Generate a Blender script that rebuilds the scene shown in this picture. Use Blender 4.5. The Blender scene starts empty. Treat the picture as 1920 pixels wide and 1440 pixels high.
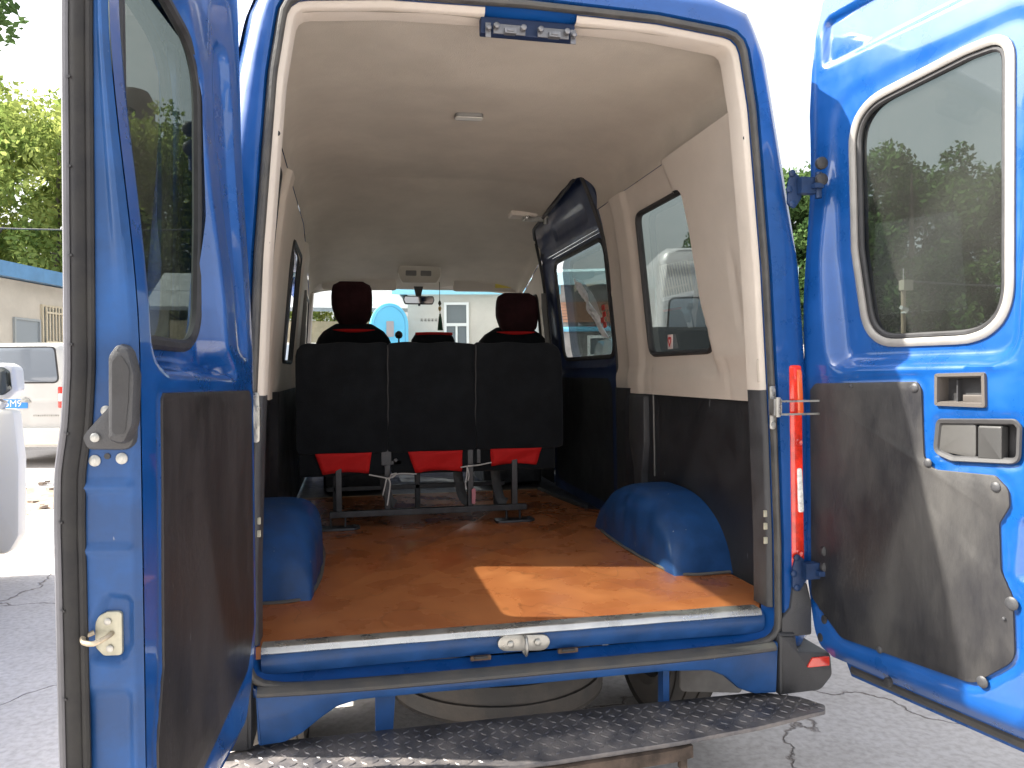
import bpy, bmesh, math, random
import numpy as np
from mathutils import Vector, Matrix
from mathutils.geometry import tessellate_polygon
R = math.radians
S = bpy.context.scene
C = S.collection
random.seed(7); rng = np.random.default_rng(7)

# ---------------------------------------------------------------- camera, sky, sun, exposure
cam_d = bpy.data.cameras.new('camera'); cam = bpy.data.objects.new('camera', cam_d); C.objects.link(cam)
cam_d.sensor_width = 36; cam_d.lens = 27; cam_d.clip_start = .05; cam_d.clip_end = 2000
yaw, pit, roll = R(11.9), -math.atan(23/1440), R(.45)
f_ = Vector((math.sin(yaw)*math.cos(pit), math.cos(yaw)*math.cos(pit), math.sin(pit)))
r0 = Vector((math.cos(yaw), -math.sin(yaw), 0)); u0 = r0.cross(f_)
rr = r0*math.cos(roll)-u0*math.sin(roll); uu = r0*math.sin(roll)+u0*math.cos(roll)
m = Matrix((rr, uu, -f_)).transposed().to_4x4(); m.translation = Vector((-.515, -2.19, 1.44))
cam.matrix_world = m
S.camera = cam
S.render.resolution_x, S.render.resolution_y = 1024, 768

SUN_EL = R(45); SUN_D = Vector((.9615*math.cos(SUN_EL), -.2747*math.cos(SUN_EL), -math.sin(SUN_EL)))
W = bpy.data.worlds.new('World'); S.world = W; W.use_nodes = True
wn = W.node_tree.nodes; wl = W.node_tree.links
sky = wn.new('ShaderNodeTexSky'); sky.sky_type = 'NISHITA'; sky.sun_disc = False
sky.sun_elevation = SUN_EL; sky.sun_rotation = math.atan2(-SUN_D.x, -SUN_D.y)
sky.air_density = 1.2; sky.dust_density = 5.0; sky.ozone_density = 1.0
hs = wn.new('ShaderNodeHueSaturation'); hs.inputs['Saturation'].default_value = .22; wl.new(sky.outputs[0], hs.inputs['Color']); wl.new(hs.outputs[0], wn['Background'].inputs[0]); wn['Background'].inputs[1].default_value = .115
sl = bpy.data.lights.new('sun', 'SUN'); sl.energy = 4.1; sl.angle = R(.55); sl.color = (1, .94, .84)
so = bpy.data.objects.new('sun', sl); C.objects.link(so); so.rotation_euler = SUN_D.to_track_quat('-Z', 'Y').to_euler()
so.location = (-10, 5, 12)
S.view_settings.view_transform = 'Standard'; S.view_settings.look = 'None'; S.view_settings.gamma = 1
S.view_settings.exposure = 1.95

# ---------------------------------------------------------------- materials
MAT = {}
def mat(name, col, rough=.5, metal=0, coat=0, spec=.5, var=0, vscale=4, rvar=0, bump=0, bscale=60, col2=None, emis=None, coord='Object', stretch=None, sheen=0, croug=.05, chips=0):
    if name in MAT: return MAT[name]
    m = bpy.data.materials.new(name); m.use_nodes = True; nt = m.node_tree; n = nt.nodes; l = nt.links
    b = n['Principled BSDF']; b.inputs['Base Color'].default_value = (*col, 1); b.inputs['Roughness'].default_value = rough
    b.inputs['Metallic'].default_value = metal; b.inputs['Coat Weight'].default_value = coat; b.inputs['Coat Roughness'].default_value = croug
    b.inputs['Specular IOR Level'].default_value = spec; b.inputs['Sheen Weight'].default_value = sheen
    tc = n.new('ShaderNodeTexCoord'); src = tc.outputs[coord]
    if stretch:
        mp = n.new('ShaderNodeMapping'); mp.inputs['Scale'].default_value = stretch; l.new(src, mp.inputs[0]); src = mp.outputs[0]
    if var or rvar:
        t = n.new('ShaderNodeTexNoise'); t.inputs['Scale'].default_value = vscale; t.inputs['Detail'].default_value = 7; t.inputs['Roughness'].default_value = .62
        l.new(src, t.inputs['Vector'])
        if var:
            mx = n.new('ShaderNodeMix'); mx.data_type = 'RGBA'
            c2 = col2 or tuple(min(1, c*(1+var)+.0) for c in col)
            c1 = tuple(c*(1-var) for c in col) if not col2 else col
            mx.inputs[6].default_value = (*c1, 1); mx.inputs[7].default_value = (*c2, 1)
            rp_ = n.new('ShaderNodeValToRGB'); rp_.color_ramp.elements[0].position = .38; rp_.color_ramp.elements[1].position = .64
            l.new(t.outputs[0], rp_.inputs[0]); l.new(rp_.outputs[0], mx.inputs[0]); l.new(mx.outputs[2], b.inputs['Base Color'])
        if rvar:
            mr = n.new('ShaderNodeMapRange'); mr.inputs[1].default_value = .35; mr.inputs[2].default_value = .7
            mr.inputs[3].default_value = max(0, rough-rvar); mr.inputs[4].default_value = rough+rvar
            l.new(t.outputs[0], mr.inputs[0]); l.new(mr.outputs[0], b.inputs['Roughness'])
    if chips:
        bs = b.inputs['Base Color']; mpc = n.new('ShaderNodeMapping'); mpc.inputs['Scale'].default_value = (9, 9, 3.5); mpc.inputs['Rotation'].default_value = (.5, .3, .4); l.new(tc.outputs[coord], mpc.inputs[0])
        tn = n.new('ShaderNodeTexNoise'); tn.inputs['Scale'].default_value = 4; tn.inputs['Detail'].default_value = 3; l.new(mpc.outputs[0], tn.inputs['Vector'])
        rr2 = n.new('ShaderNodeMapRange'); rr2.inputs[1].default_value = .735; rr2.inputs[2].default_value = .76; rr2.inputs[4].default_value = chips; l.new(tn.outputs[0], rr2.inputs[0])
        mc = n.new('ShaderNodeMix'); mc.data_type = 'RGBA'; mc.inputs[6].default_value = (*col, 1); mc.inputs[7].default_value = (.34, .35, .36, 1)
        if bs.is_linked: l.new(bs.links[0].from_socket, mc.inputs[6])
        l.new(rr2.outputs[0], mc.inputs[0]); l.new(mc.outputs[2], bs)
    if bump:
        t2 = n.new('ShaderNodeTexNoise'); t2.inputs['Scale'].default_value = bscale; t2.inputs['Detail'].default_value = 4
        l.new(src, t2.inputs['Vector'])
        bp = n.new('ShaderNodeBump'); bp.inputs['Strength'].default_value = bump; bp.inputs['Distance'].default_value = .01
        l.new(t2.outputs[0], bp.inputs['Height']); l.new(bp.outputs[0], b.inputs['Normal'])
    if emis:
        b.inputs['Emission Color'].default_value = (*emis[:3], 1); b.inputs['Emission Strength'].default_value = emis[3]
    MAT[name] = m; return m
def glass(name, tint, refl=.08, rough=0.0, gl=1.0):
    if name in MAT: return MAT[name]
    m = bpy.data.materials.new(name); m.use_nodes = True; nt = m.node_tree; n = nt.nodes; l = nt.links
    n.remove(n['Principled BSDF']); out = n['Material Output']
    t = n.new('ShaderNodeBsdfTransparent'); t.inputs[0].default_value = (*[c**.5 for c in tint], 1)
    g = n.new('ShaderNodeBsdfGlossy'); g.inputs['Roughness'].default_value = rough; g.inputs[0].default_value = (.9*gl, .95*gl, gl, 1)
    d = n.new('ShaderNodeBsdfDiffuse'); d.inputs[0].default_value = (.5, .5, .47, 1)
    fr = n.new('ShaderNodeFresnel'); ge = n.new('ShaderNodeNewGeometry'); im_ = n.new('ShaderNodeMapRange'); im_.inputs[3].default_value = 1.45; im_.inputs[4].default_value = 1/1.45
    l.new(ge.outputs['Backfacing'], im_.inputs[0]); l.new(im_.outputs[0], fr.inputs[0])
    mx = n.new('ShaderNodeMixShader'); l.new(fr.outputs[0], mx.inputs[0]); l.new(t.outputs[0], mx.inputs[1]); l.new(g.outputs[0], mx.inputs[2])
    tc = n.new('ShaderNodeTexCoord'); nz = n.new('ShaderNodeTexNoise'); nz.inputs['Scale'].default_value = 3; nz.inputs['Detail'].default_value = 8
    l.new(tc.outputs['Object'], nz.inputs['Vector'])
    mr = n.new('ShaderNodeMapRange'); mr.inputs[1].default_value = .3; mr.inputs[2].default_value = .8; mr.inputs[3].default_value = refl*.3; mr.inputs[4].default_value = refl
    l.new(nz.outputs[0], mr.inputs[0])
    m2 = n.new('ShaderNodeMixShader'); l.new(mr.outputs[0], m2.inputs[0]); l.new(mx.outputs[0], m2.inputs[1]); l.new(d.outputs[0], m2.inputs[2])
    l.new(m2.outputs[0], out.inputs[0]); MAT[name] = m; return m
PAINT = mat('blue_paint', (.005, .070, .275), .34, 0.0, 1.0, .5, rvar=.10, vscale=9, var=.10, croug=.04, bump=.02, bscale=25)
PAINTD = mat('blue_paint_dusty', (.010, .060, .195), .55, 0, .15, .35, rvar=.14, vscale=7, var=.22, croug=.12, bump=.03, bscale=30, chips=.8)
NAVY = mat('inner_door_navy', (.012, .030, .10), .5, 0, .2, .5, rvar=.1)
BEIGE = mat('beige_trim', (.60, .535, .465), .55, var=.05, vscale=3, bump=.08, bscale=260)
LINER = mat('headliner_fabric', (.505, .455, .388), .95, spec=.1, var=.09, vscale=2.2, bump=.25, bscale=300, sheen=.1)
BLACKP = mat('black_wall_panel', (.020, .021, .024), .5, rvar=.12, vscale=5, var=.25, bump=.1, bscale=200, chips=.3)
BOARD = mat('brown_black_board', (.018, .016, .0165), .5, rvar=.14, vscale=5, var=.5, col2=(.038, .032, .032), bump=.1, bscale=120, stretch=(1, 1, .35), chips=.2)
BOARD2 = mat('worn_grey_black_board', (.018, .018, .021), .46, rvar=.14, vscale=5, var=.5, col2=(.056, .054, .052), bump=.1, bscale=120, stretch=(1, 1, .4), chips=.35)
RUB = mat('black_rubber', (.028, .028, .03), .6, rvar=.15, vscale=12, var=.3, bump=.1, bscale=80)
RUBG = mat('dusty_rubber', (.055, .055, .055), .6, rvar=.12, vscale=10, var=.45, col2=(.085, .078, .068), bump=.12, bscale=60)
PLAS = mat('dark_grey_plastic', (.045, .046, .05), .5, rvar=.1, vscale=8, var=.2, bump=.15, bscale=300)
PLASG = mat('mid_grey_plastic', (.17, .165, .155), .5, rvar=.1, vscale=8, var=.12, bump=.1, bscale=200)
ALU = mat('aluminium_strip', (.62, .61, .58), .33, .85, rvar=.15, vscale=9, var=.14, bump=.05, bscale=50)
ZINC = mat('zinc_plated_steel', (.40, .395, .37), .38, .8, rvar=.15, vscale=25, var=.2)
CREAMZ = mat('cream_painted_latch', (.40, .385, .30), .4, .3, var=.15, vscale=30)
STEEL = mat('dark_steel', (.05, .052, .058), .42, .6, rvar=.12, vscale=15, var=.3)
FAB = mat('black_seat_fabric', (.010, .0115, .014), .9, spec=.15, var=.2, vscale=10, bump=.4, bscale=400, sheen=.05)
MAROON = mat('dark_maroon_fabric', (.030, .010, .012), .9, spec=.15, var=.25, vscale=8, bump=.4, bscale=400)
RED = mat('red_seat_cloth', (.50, .014, .014), .75, spec=.2, var=.12, vscale=6, bump=.2, bscale=200)
SILV = mat('silver_grey_gasket', (.25, .24, .225), .5, rvar=.1, vscale=10, var=.1)
CORD = mat('grey_cord', (.5, .49, .48), .9)
PINK = mat('pink_strap', (.55, .22, .26), .8)
CABF = mat('cab_floor_mat', (.03, .028, .026), .9)
TYRE = mat('tyre_rubber', (.042, .040, .038), .75, rvar=.1, vscale=6, var=.45, col2=(.085, .075, .065), bump=.1, bscale=90)
TGL = glass('tinted_glass', (.12, .14, .135), .035)
CGL = glass('clear_glass', (.80, .86, .84), .02)
MGL = glass('medium_tint_glass', (.22, .26, .25), .05)

def floor_mat():
    m = bpy.data.materials.new('varnished_plywood'); m.use_nodes = True; nt = m.node_tree; n = nt.nodes; l = nt.links; b = n['Principled BSDF']
    tc = n.new('ShaderNodeTexCoord'); mp = n.new('ShaderNodeMapping'); mp.inputs['Scale'].default_value = (1.0, .55, 1); l.new(tc.outputs['Object'], mp.inputs[0])
    nz = n.new('ShaderNodeTexNoise'); nz.inputs['Scale'].default_value = 2.6; nz.inputs['Detail'].default_value = 2.5; nz.inputs['Distortion'].default_value = .6; l.new(mp.outputs[0], nz.inputs['Vector'])
    # contour lines of the noise give the rotary-cut veneer figure
    mu = n.new('ShaderNodeMath'); mu.operation = 'MULTIPLY'; mu.inputs[1].default_value = 9; l.new(nz.outputs[0], mu.inputs[0])
    frc = n.new('ShaderNodeMath'); frc.operation = 'FRACT'; l.new(mu.outputs[0], frc.inputs[0])
    r1 = n.new('ShaderNodeValToRGB'); e = r1.color_ramp.elements; e[0].position = 0; e[0].color = (.5, .5, .5, 1); e[1].position = 1; e[1].color = (1, 1, 1, 1)
    for p, v in ((.03, .35), (.10, .9), (.9, 1)): x = e.new(p); x.color = (v, v, v, 1)
    l.new(frc.outputs[0], r1.inputs[0])
    n2 = n.new('ShaderNodeTexNoise'); n2.inputs['Scale'].default_value = 5; n2.inputs['Detail'].default_value = 8; l.new(tc.outputs['Object'], n2.inputs['Vector'])
    r2 = n.new('ShaderNodeValToRGB'); r2.color_ramp.elements[0].position = .3; r2.color_ramp.elements[0].color = (.33, .100, .034, 1); r2.color_ramp.elements[1].position = .72; r2.color_ramp.elements[1].color = (.46, .165, .056, 1)
    l.new(n2.outputs[0], r2.inputs[0])
    # where veneer figure shows (patchy mask)
    n3 = n.new('ShaderNodeTexNoise'); n3.inputs['Scale'].default_value = 3.1; l.new(tc.outputs['Object'], n3.inputs['Vector'])
    mk = n.new('ShaderNodeMapRange'); mk.inputs[1].default_value = .42; mk.inputs[2].default_value = .6; mk.inputs[4].default_value = .45; l.new(n3.outputs[0], mk.inputs[0])
    mx = n.new('ShaderNodeMix'); mx.data_type = 'RGBA'; mx.blend_type = 'MULTIPLY'; l.new(mk.outputs[0], mx.inputs[0]); l.new(r2.outputs[0], mx.inputs[6]); l.new(r1.outputs[0], mx.inputs[7])
    # dark scratches / dents
    mp2 = n.new('ShaderNodeMapping'); mp2.inputs['Scale'].default_value = (3, 14, 1); mp2.inputs['Rotation'].default_value = (0, 0, .5); l.new(tc.outputs['Object'], mp2.inputs[0])
    n4 = n.new('ShaderNodeTexNoise'); n4.inputs['Scale'].default_value = 2.2; n4.inputs['Detail'].default_value = 3; l.new(mp2.outputs[0], n4.inputs['Vector'])
    r4 = n.new('ShaderNodeValToRGB'); r4.color_ramp.elements[0].position = .27; r4.color_ramp.elements[0].color = (.45, .4, .38, 1); r4.color_ramp.elements[1].position = .31; l.new(n4.outputs[0], r4.inputs[0])
    m3 = n.new('ShaderNodeMix'); m3.data_type = 'RGBA'; m3.blend_type = 'MULTIPLY'; m3.inputs[0].default_value = .7; l.new(mx.outputs[2], m3.inputs[6]); l.new(r4.outputs[0], m3.inputs[7])
    l.new(m3.outputs[2], b.inputs['Base Color'])
    mr = n.new('ShaderNodeMapRange'); mr.inputs[1].default_value = .3; mr.inputs[2].default_value = .7; mr.inputs[3].default_value = .16; mr.inputs[4].default_value = .42; l.new(n2.outputs[0], mr.inputs[0]); l.new(mr.outputs[0], b.inputs['Roughness'])
    bp = n.new('ShaderNodeBump'); bp.inputs['Strength'].default_value = .12; bp.inputs['Distance'].default_value = .01; l.new(n2.outputs[0], bp.inputs['Height']); l.new(bp.outputs[0], b.inputs['Normal'])
    b.inputs['Specular IOR Level'].default_value = .4
    return m
PLY = floor_mat()
def ground_mat():
    m = bpy.data.materials.new('cracked_concrete'); m.use_nodes = True; nt = m.node_tree; n = nt.nodes; l = nt.links; b = n['Principled BSDF']
    tc = n.new('ShaderNodeTexCoord'); src = tc.outputs['Object']
    n1 = n.new('ShaderNodeTexNoise'); n1.inputs['Scale'].default_value = .9; n1.inputs['Detail'].default_value = 10; n1.inputs['Roughness'].default_value = .7; l.new(src, n1.inputs['Vector'])
    r1 = n.new('ShaderNodeValToRGB'); r1.color_ramp.elements[0].position = .35; r1.color_ramp.elements[0].color = (.42, .39, .37, 1); r1.color_ramp.elements[1].position = .66; r1.color_ramp.elements[1].color = (.56, .53, .515, 1); l.new(n1.outputs[0], r1.inputs[0])
    n2 = n.new('ShaderNodeTexNoise'); n2.inputs['Scale'].default_value = 35; n2.inputs['Detail'].default_value = 6; l.new(src, n2.inputs['Vector'])
    r2 = n.new('ShaderNodeValToRGB'); r2.color_ramp.elements[0].position = .33; r2.color_ramp.elements[0].color = (.7, .68, .66, 1); r2.color_ramp.elements[1].position = .6; l.new(n2.outputs[0], r2.inputs[0])
    mx = n.new('ShaderNodeMix'); mx.data_type = 'RGBA'; mx.blend_type = 'MULTIPLY'; mx.inputs[0].default_value = .7; l.new(r1.outputs[0], mx.inputs[6]); l.new(r2.outputs[0], mx.inputs[7])
    # cracks
    nd = n.new('ShaderNodeTexNoise'); nd.inputs['Scale'].default_value = 3; nd.inputs['Detail'].default_value = 8; l.new(src, nd.inputs['Vector'])
    ad = n.new('ShaderNodeMix'); ad.data_type = 'RGBA'; ad.blend_type = 'ADD'; ad.inputs[0].default_value = .35; l.new(src, ad.inputs[6]); l.new(nd.outputs[1], ad.inputs[7])
    vo = n.new('ShaderNodeTexVoronoi'); vo.feature = 'DISTANCE_TO_EDGE'; vo.inputs['Scale'].default_value = .55; l.new(ad.outputs[2], vo.inputs['Vector'])
    rc = n.new('ShaderNodeValToRGB'); rc.color_ramp.elements[0].position = .0; rc.color_ramp.elements[0].color = (.42, .38, .36, 1); rc.color_ramp.elements[1].position = .0035; l.new(vo.outputs[0], rc.inputs[0])
    m2 = n.new('ShaderNodeMix'); m2.data_type = 'RGBA'; m2.blend_type = 'MULTIPLY'; m2.inputs[0].default_value = 1; l.new(mx.outputs[2], m2.inputs[6]); l.new(rc.outputs[0], m2.inputs[7])
    l.new(m2.outputs[2], b.inputs['Base Color']); b.inputs['Roughness'].default_value = .85
    bp = n.new('ShaderNodeBump'); bp.inputs['Strength'].default_value = .5; bp.inputs['Distance'].default_value = .008; l.new(n2.outputs[0], bp.inputs['Height'])
    bp2 = n.new('ShaderNodeBump'); bp2.inputs['Strength'].default_value = .8; bp2.inputs['Distance'].default_value = .02; l.new(rc.outputs[0], bp2.inputs['Height']); l.new(bp.outputs[0], bp2.inputs['Normal'])
    l.new(bp2.outputs[0], b.inputs['Normal'])
    return m

# ---------------------------------------------------------------- object helpers
def wloc(o):
    v = Vector((0, 0, 0))
    while o: v += o.location; o = o.parent
    return v
def mk(name, V, Fc, mt, parent=None, ang=35, recalc=True, mats=None, midx=None):
    me = bpy.data.meshes.new(name)
    V = np.asarray(V, float); c = (V.min(0)+V.max(0))/2
    if parent is None: c = np.array([c[0], c[1], V[:, 2].min()])
    me.from_pydata((V-c).tolist(), [], [tuple(int(i) for i in f) for f in Fc])
    if recalc:
        bm = bmesh.new(); bm.from_mesh(me); bmesh.ops.recalc_face_normals(bm, faces=bm.faces); bm.to_mesh(me); bm.free()
    for mm in (mats or [mt]): me.materials.append(mm)
    if midx is not None: me.polygons.foreach_set('material_index', [int(i) for i in midx])
    me.polygons.foreach_set('use_smooth', [True]*len(me.polygons))
    me.update(); me.set_sharp_from_angle(angle=R(ang))
    o = bpy.data.objects.new(name, me); C.objects.link(o)
    o.parent = parent; o.location = Vector(c)-(wloc(parent) if parent else Vector((0, 0, 0)))
    return o
def empty(name, loc, label, cat, group=None):
    o = bpy.data.objects.new(name, None); C.objects.link(o); o.location = loc; o.empty_display_size = .2
    return tag(o, label, cat, group)
def tag(o, label=None, cat=None, group=None, kind=None):
    if label: o['label'] = label
    if cat: o['category'] = cat
    if group: o['group'] = group
    if kind: o['kind'] = kind
    return o
class Fr:  # frame: origin, u, v, n
    def __init__(s, O, u, v, n): s.O, s.u, s.v, s.n = [np.array(t, float) for t in (O, u, v, n)]
    def __call__(s, a, b, c=0):
        a, b, c = np.broadcast_arrays(np.asarray(a, float), b, c)
        return s.O+a[..., None]*s.u+b[..., None]*s.v+c[..., None]*s.n
FX = Fr((0, 0, 0), (1, 0, 0), (0, 0, 1), (0, -1, 0))       # rear plane: (x,z), n towards the camera
FS = Fr((0, 0, 0), (0, 1, 0), (0, 0, 1), (1, 0, 0))        # side plane: (y,z), n = +x
FG = Fr((0, 0, 0), (1, 0, 0), (0, 1, 0), (0, 0, 1))        # floor plane: (x,y), n = up
def rp(pts, r=.02, seg=5):  # rounded polygon
    n = len(pts); out = []
    rs = r if isinstance(r, (list, tuple)) else [r]*n
    for i in range(n):
        p = np.array(pts[i], float); a = np.array(pts[i-1], float)-p; b = np.array(pts[(i+1) % n], float)-p
        la, lb = np.linalg.norm(a), np.linalg.norm(b); a /= la; b /= lb
        th = math.acos(max(-1, min(1, a@b))); d = min(rs[i]/max(1e-6, math.tan(th/2)), la*.49, lb*.49)
        if rs[i] <= 0 or th > 3.1: out.append(p); continue
        p0, p2 = p+a*d, p+b*d
        for k in range(seg+1):
            t = k/seg; out.append((1-t)**2*p0+2*t*(1-t)*p+t*t*p2)
    return np.array(out)
def area2(P): P = np.asarray(P); x, y = P[:, 0], P[:, 1]; return .5*np.sum(x*np.roll(y, -1)-y*np.roll(x, -1))
def offs(P, d):  # offset closed polygon outwards by d
    P = np.asarray(P, float); s = 1 if area2(P) > 0 else -1
    t = np.roll(P, -1, 0)-np.roll(P, 1, 0); t /= np.linalg.norm(t, axis=1)[:, None]+1e-9
    return P+d*s*np.stack([t[:, 1], -t[:, 0]], 1)
def resamp(P, N, closed=True):
    P = np.asarray(P, float); Q = np.vstack([P, P[:1]]) if closed else P
    L = np.r_[0, np.cumsum(np.linalg.norm(np.diff(Q, axis=0), axis=1))]
    t = np.linspace(0, L[-1], N+1)[:-1] if closed else np.linspace(0, L[-1], N)
    return np.stack([np.interp(t, L, Q[:, k]) for k in range(Q.shape[1])], 1)
def smooth_path(P, N=40):  # Catmull-Rom through the points
    P = np.asarray(P, float); Q = np.vstack([2*P[0]-P[1], P, 2*P[-1]-P[-2]]); out = []
    k = max(2, N//(len(P)-1))
    for i in range(len(P)-1):
        a, b, c, d = Q[i:i+4]
        for t in np.linspace(0, 1, k, endpoint=False):
            out.append(.5*((2*b)+(-a+c)*t+(2*a-5*b+4*c-d)*t*t+(-a+3*b-3*c+d)*t**3))
    out.append(P[-1]); return np.array(out)
class MB:
    def __init__(s): s.V = []; s.F = []; s.n = 0; s.M = []; s.FL = []
    def add(s, V, F, mi=0):
        V = np.asarray(V, float).reshape(-1, 3); s.V.append(V); s.FL.append([tuple(int(i) for i in f) for f in F]); s.F += [tuple(int(i)+s.n for i in f) for f in F]; s.M += [mi]*len(F); s.n += len(V); return s
    def box(s, c, d, rot=None, mi=0):
        c = np.array(c, float); h = np.array(d, float)/2
        v = np.array([(x, y, z) for x in (-1, 1) for y in (-1, 1) for z in (-1, 1)])*h
        if rot is not None: v = v@np.array(rot).T
        return s.add(v+c, [(0, 1, 3, 2), (4, 6, 7, 5), (0, 4, 5, 1), (2, 3, 7, 6), (0, 2, 6, 4), (1, 5, 7, 3)], mi)
    def rings(s, loops, closed=True, cap=False, mi=0):
        N = len(loops[0]); F = []; V = np.vstack([np.asarray(q, float) for q in loops])
        for k in range(len(loops)-1):
            for i in range(N if closed else N-1):
                j = (i+1) % N; F.append((k*N+i, k*N+j, (k+1)*N+j, (k+1)*N+i))
        if cap:
            for o_ in (0, (len(loops)-1)*N):
                if N <= 4: F.append(tuple(range(o_, o_+N))); continue
                F += [tuple(o_+i for i in t) for t in tessellate_polygon([[Vector(v) for v in V[o_:o_+N]]]) if len(set(t)) == 3]
        return s.add(V, F, mi)
    def tube(s, path, r, seg=8, closed=False, flat=None, mi=0):
        P = np.asarray(path, float); n = len(P)
        T = (np.roll(P, -1, 0)-np.roll(P, 1, 0)) if closed else np.gradient(P, axis=0)
        T /= np.linalg.norm(T, axis=1)[:, None]+1e-12
        if flat is not None:
            N_ = np.tile(np.array(flat, float), (n, 1))
        else:
            N_ = np.zeros_like(P); a = np.array([0, 0, 1.]) if abs(T[0][2]) < .9 else np.array([1., 0, 0]); v = np.cross(T[0], a); v /= np.linalg.norm(v)
            for i in range(n):
                v = v-T[i]*(v@T[i]); v /= np.linalg.norm(v)+1e-12; N_[i] = v
        B = np.cross(T, N_); B /= np.linalg.norm(B, axis=1)[:, None]+1e-12
        rN, rB = (r if isinstance(r, tuple) else (r, r))
        rN = np.broadcast_to(rN, n); rB = np.broadcast_to(rB, n); L = []
        for k in range(seg):
            a = 2*math.pi*k/seg+math.pi/seg; L.append(P+N_*(np.sin(a)*rN)[:, None]+B*(np.cos(a)*rB)[:, None])
        L = np.stack(L, 1); V = L.reshape(-1, 3); F = []
        for i in range(n if closed else n-1):
            j = (i+1) % n
            for k in range(seg): q = (k+1) % seg; F.append((i*seg+k, i*seg+q, j*seg+q, j*seg+k))
        if not closed: F.append(tuple(range(seg))[::-1]); F.append(tuple(range((n-1)*seg, n*seg)))
        return s.add(V, F, mi)
    def prism(s, poly, fr, n0, n1, bev=0, mi=0):
        P = np.asarray(poly, float)
        if area2(P) < 0: P = P[::-1]
        loops = [fr(P[:, 0], P[:, 1], n0)]
        if bev:
            Q = offs(P, -bev); sg = 1 if n1 > n0 else -1
            loops += [fr(P[:, 0], P[:, 1], n1-sg*bev), fr(*offs(P, -bev*.3).T, n1-sg*bev*.3), fr(Q[:, 0], Q[:, 1], n1)]
        else: loops += [fr(P[:, 0], P[:, 1], n1)]
        return s.rings(loops, True, True, mi)
    def cyl(s, c, ax, r, h, seg=16, r2=None, mi=0, dome=0):
        ax = np.array(ax, float); ax /= np.linalg.norm(ax); t = np.cross(ax, [0, 0, 1.]) if abs(ax[2]) < .9 else np.cross(ax, [1., 0, 0]); t /= np.linalg.norm(t); b = np.cross(ax, t)
        c = np.array(c, float); a = np.arange(seg)*2*math.pi/seg; ring = np.cos(a)[:, None]*t+np.sin(a)[:, None]*b
        r2 = r if r2 is None else r2; L = [c+ring*r, c+ring*r2+ax*h]
        if dome: L += [c+ring*r2*.75+ax*(h+dome*.7), c+ring*r2*.3+ax*(h+dome)]
        return s.rings(L, True, True, mi)
    def lathe(s, prof, c, ax, seg=32, mi=0):  # prof: (r, h)
        ax = np.array(ax, float); t = np.cross(ax, [0, 0, 1.]) if abs(ax[2]) < .9 else np.array([1., 0, 0]); t /= np.linalg.norm(t); b = np.cross(ax, t)
        a = np.arange(seg)*2*math.pi/seg; ring = np.cos(a)[:, None]*t+np.sin(a)[:, None]*b; c = np.array(c, float)
        return s.rings([c+ring*r+ax*h for r, h in prof], True, False, mi)
    def build(s, name, mt, parent=None, bev=0, ang=35, mats=None, recalc=True):
        o = mk(name, np.vstack(s.V), s.F, mt, parent, ang, recalc, mats, s.M if mats else None)
        if bev:
            b = o.modifiers.new('bevel', 'BEVEL'); b.width = bev; b.segments = 2; b.limit_method = 'ANGLE'; b.angle_limit = R(40); b.harden_normals = True
        return o
def each(name, mb, mt, parent, bev=0):
    return [MB().add(v, f).build(name, mt, parent, bev) for v, f in zip(mb.V, mb.FL)]
def box(name, mt, parent, c, d, bev=.004, rot=None): return MB().box(c, d, rot).build(name, mt, parent, bev)
def Rx(a): c, s = math.cos(a), math.sin(a); return np.array([[1, 0, 0], [0, c, -s], [0, s, c]])
def Rz(a): c, s = math.cos(a), math.sin(a); return np.array([[c, -s, 0], [s, c, 0], [0, 0, 1]])
def Ry(a): c, s = math.cos(a), math.sin(a); return np.array([[c, 0, s], [0, 1, 0], [-s, 0, c]])
def sdf(poly, a, b):  # signed distance, negative inside
    P = np.asarray(poly, float); a = np.asarray(a, float); b = np.asarray(b, float)
    d = np.full(a.shape, 1e9); ins = np.zeros(a.shape, bool)
    for i in range(len(P)):
        p, q = P[i-1], P[i]; e = q-p; wx, wy = a-p[0], b-p[1]
        t = np.clip((wx*e[0]+wy*e[1])/(e@e+1e-12), 0, 1)
        d = np.minimum(d, np.hypot(wx-e[0]*t, wy-e[1]*t))
        c = ((p[1] <= b) & (q[1] > b)) | ((q[1] <= b) & (p[1] > b))
        if abs(e[1]) > 1e-12:
            xi = p[0]+(b-p[1])*e[0]/e[1]; ins ^= c & (a < xi)
    return np.where(ins, -d, d)
def sst(x, lo, hi):
    t = np.clip((x-lo)/(hi-lo), 0, 1); return t*t*(3-2*t)
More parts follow.
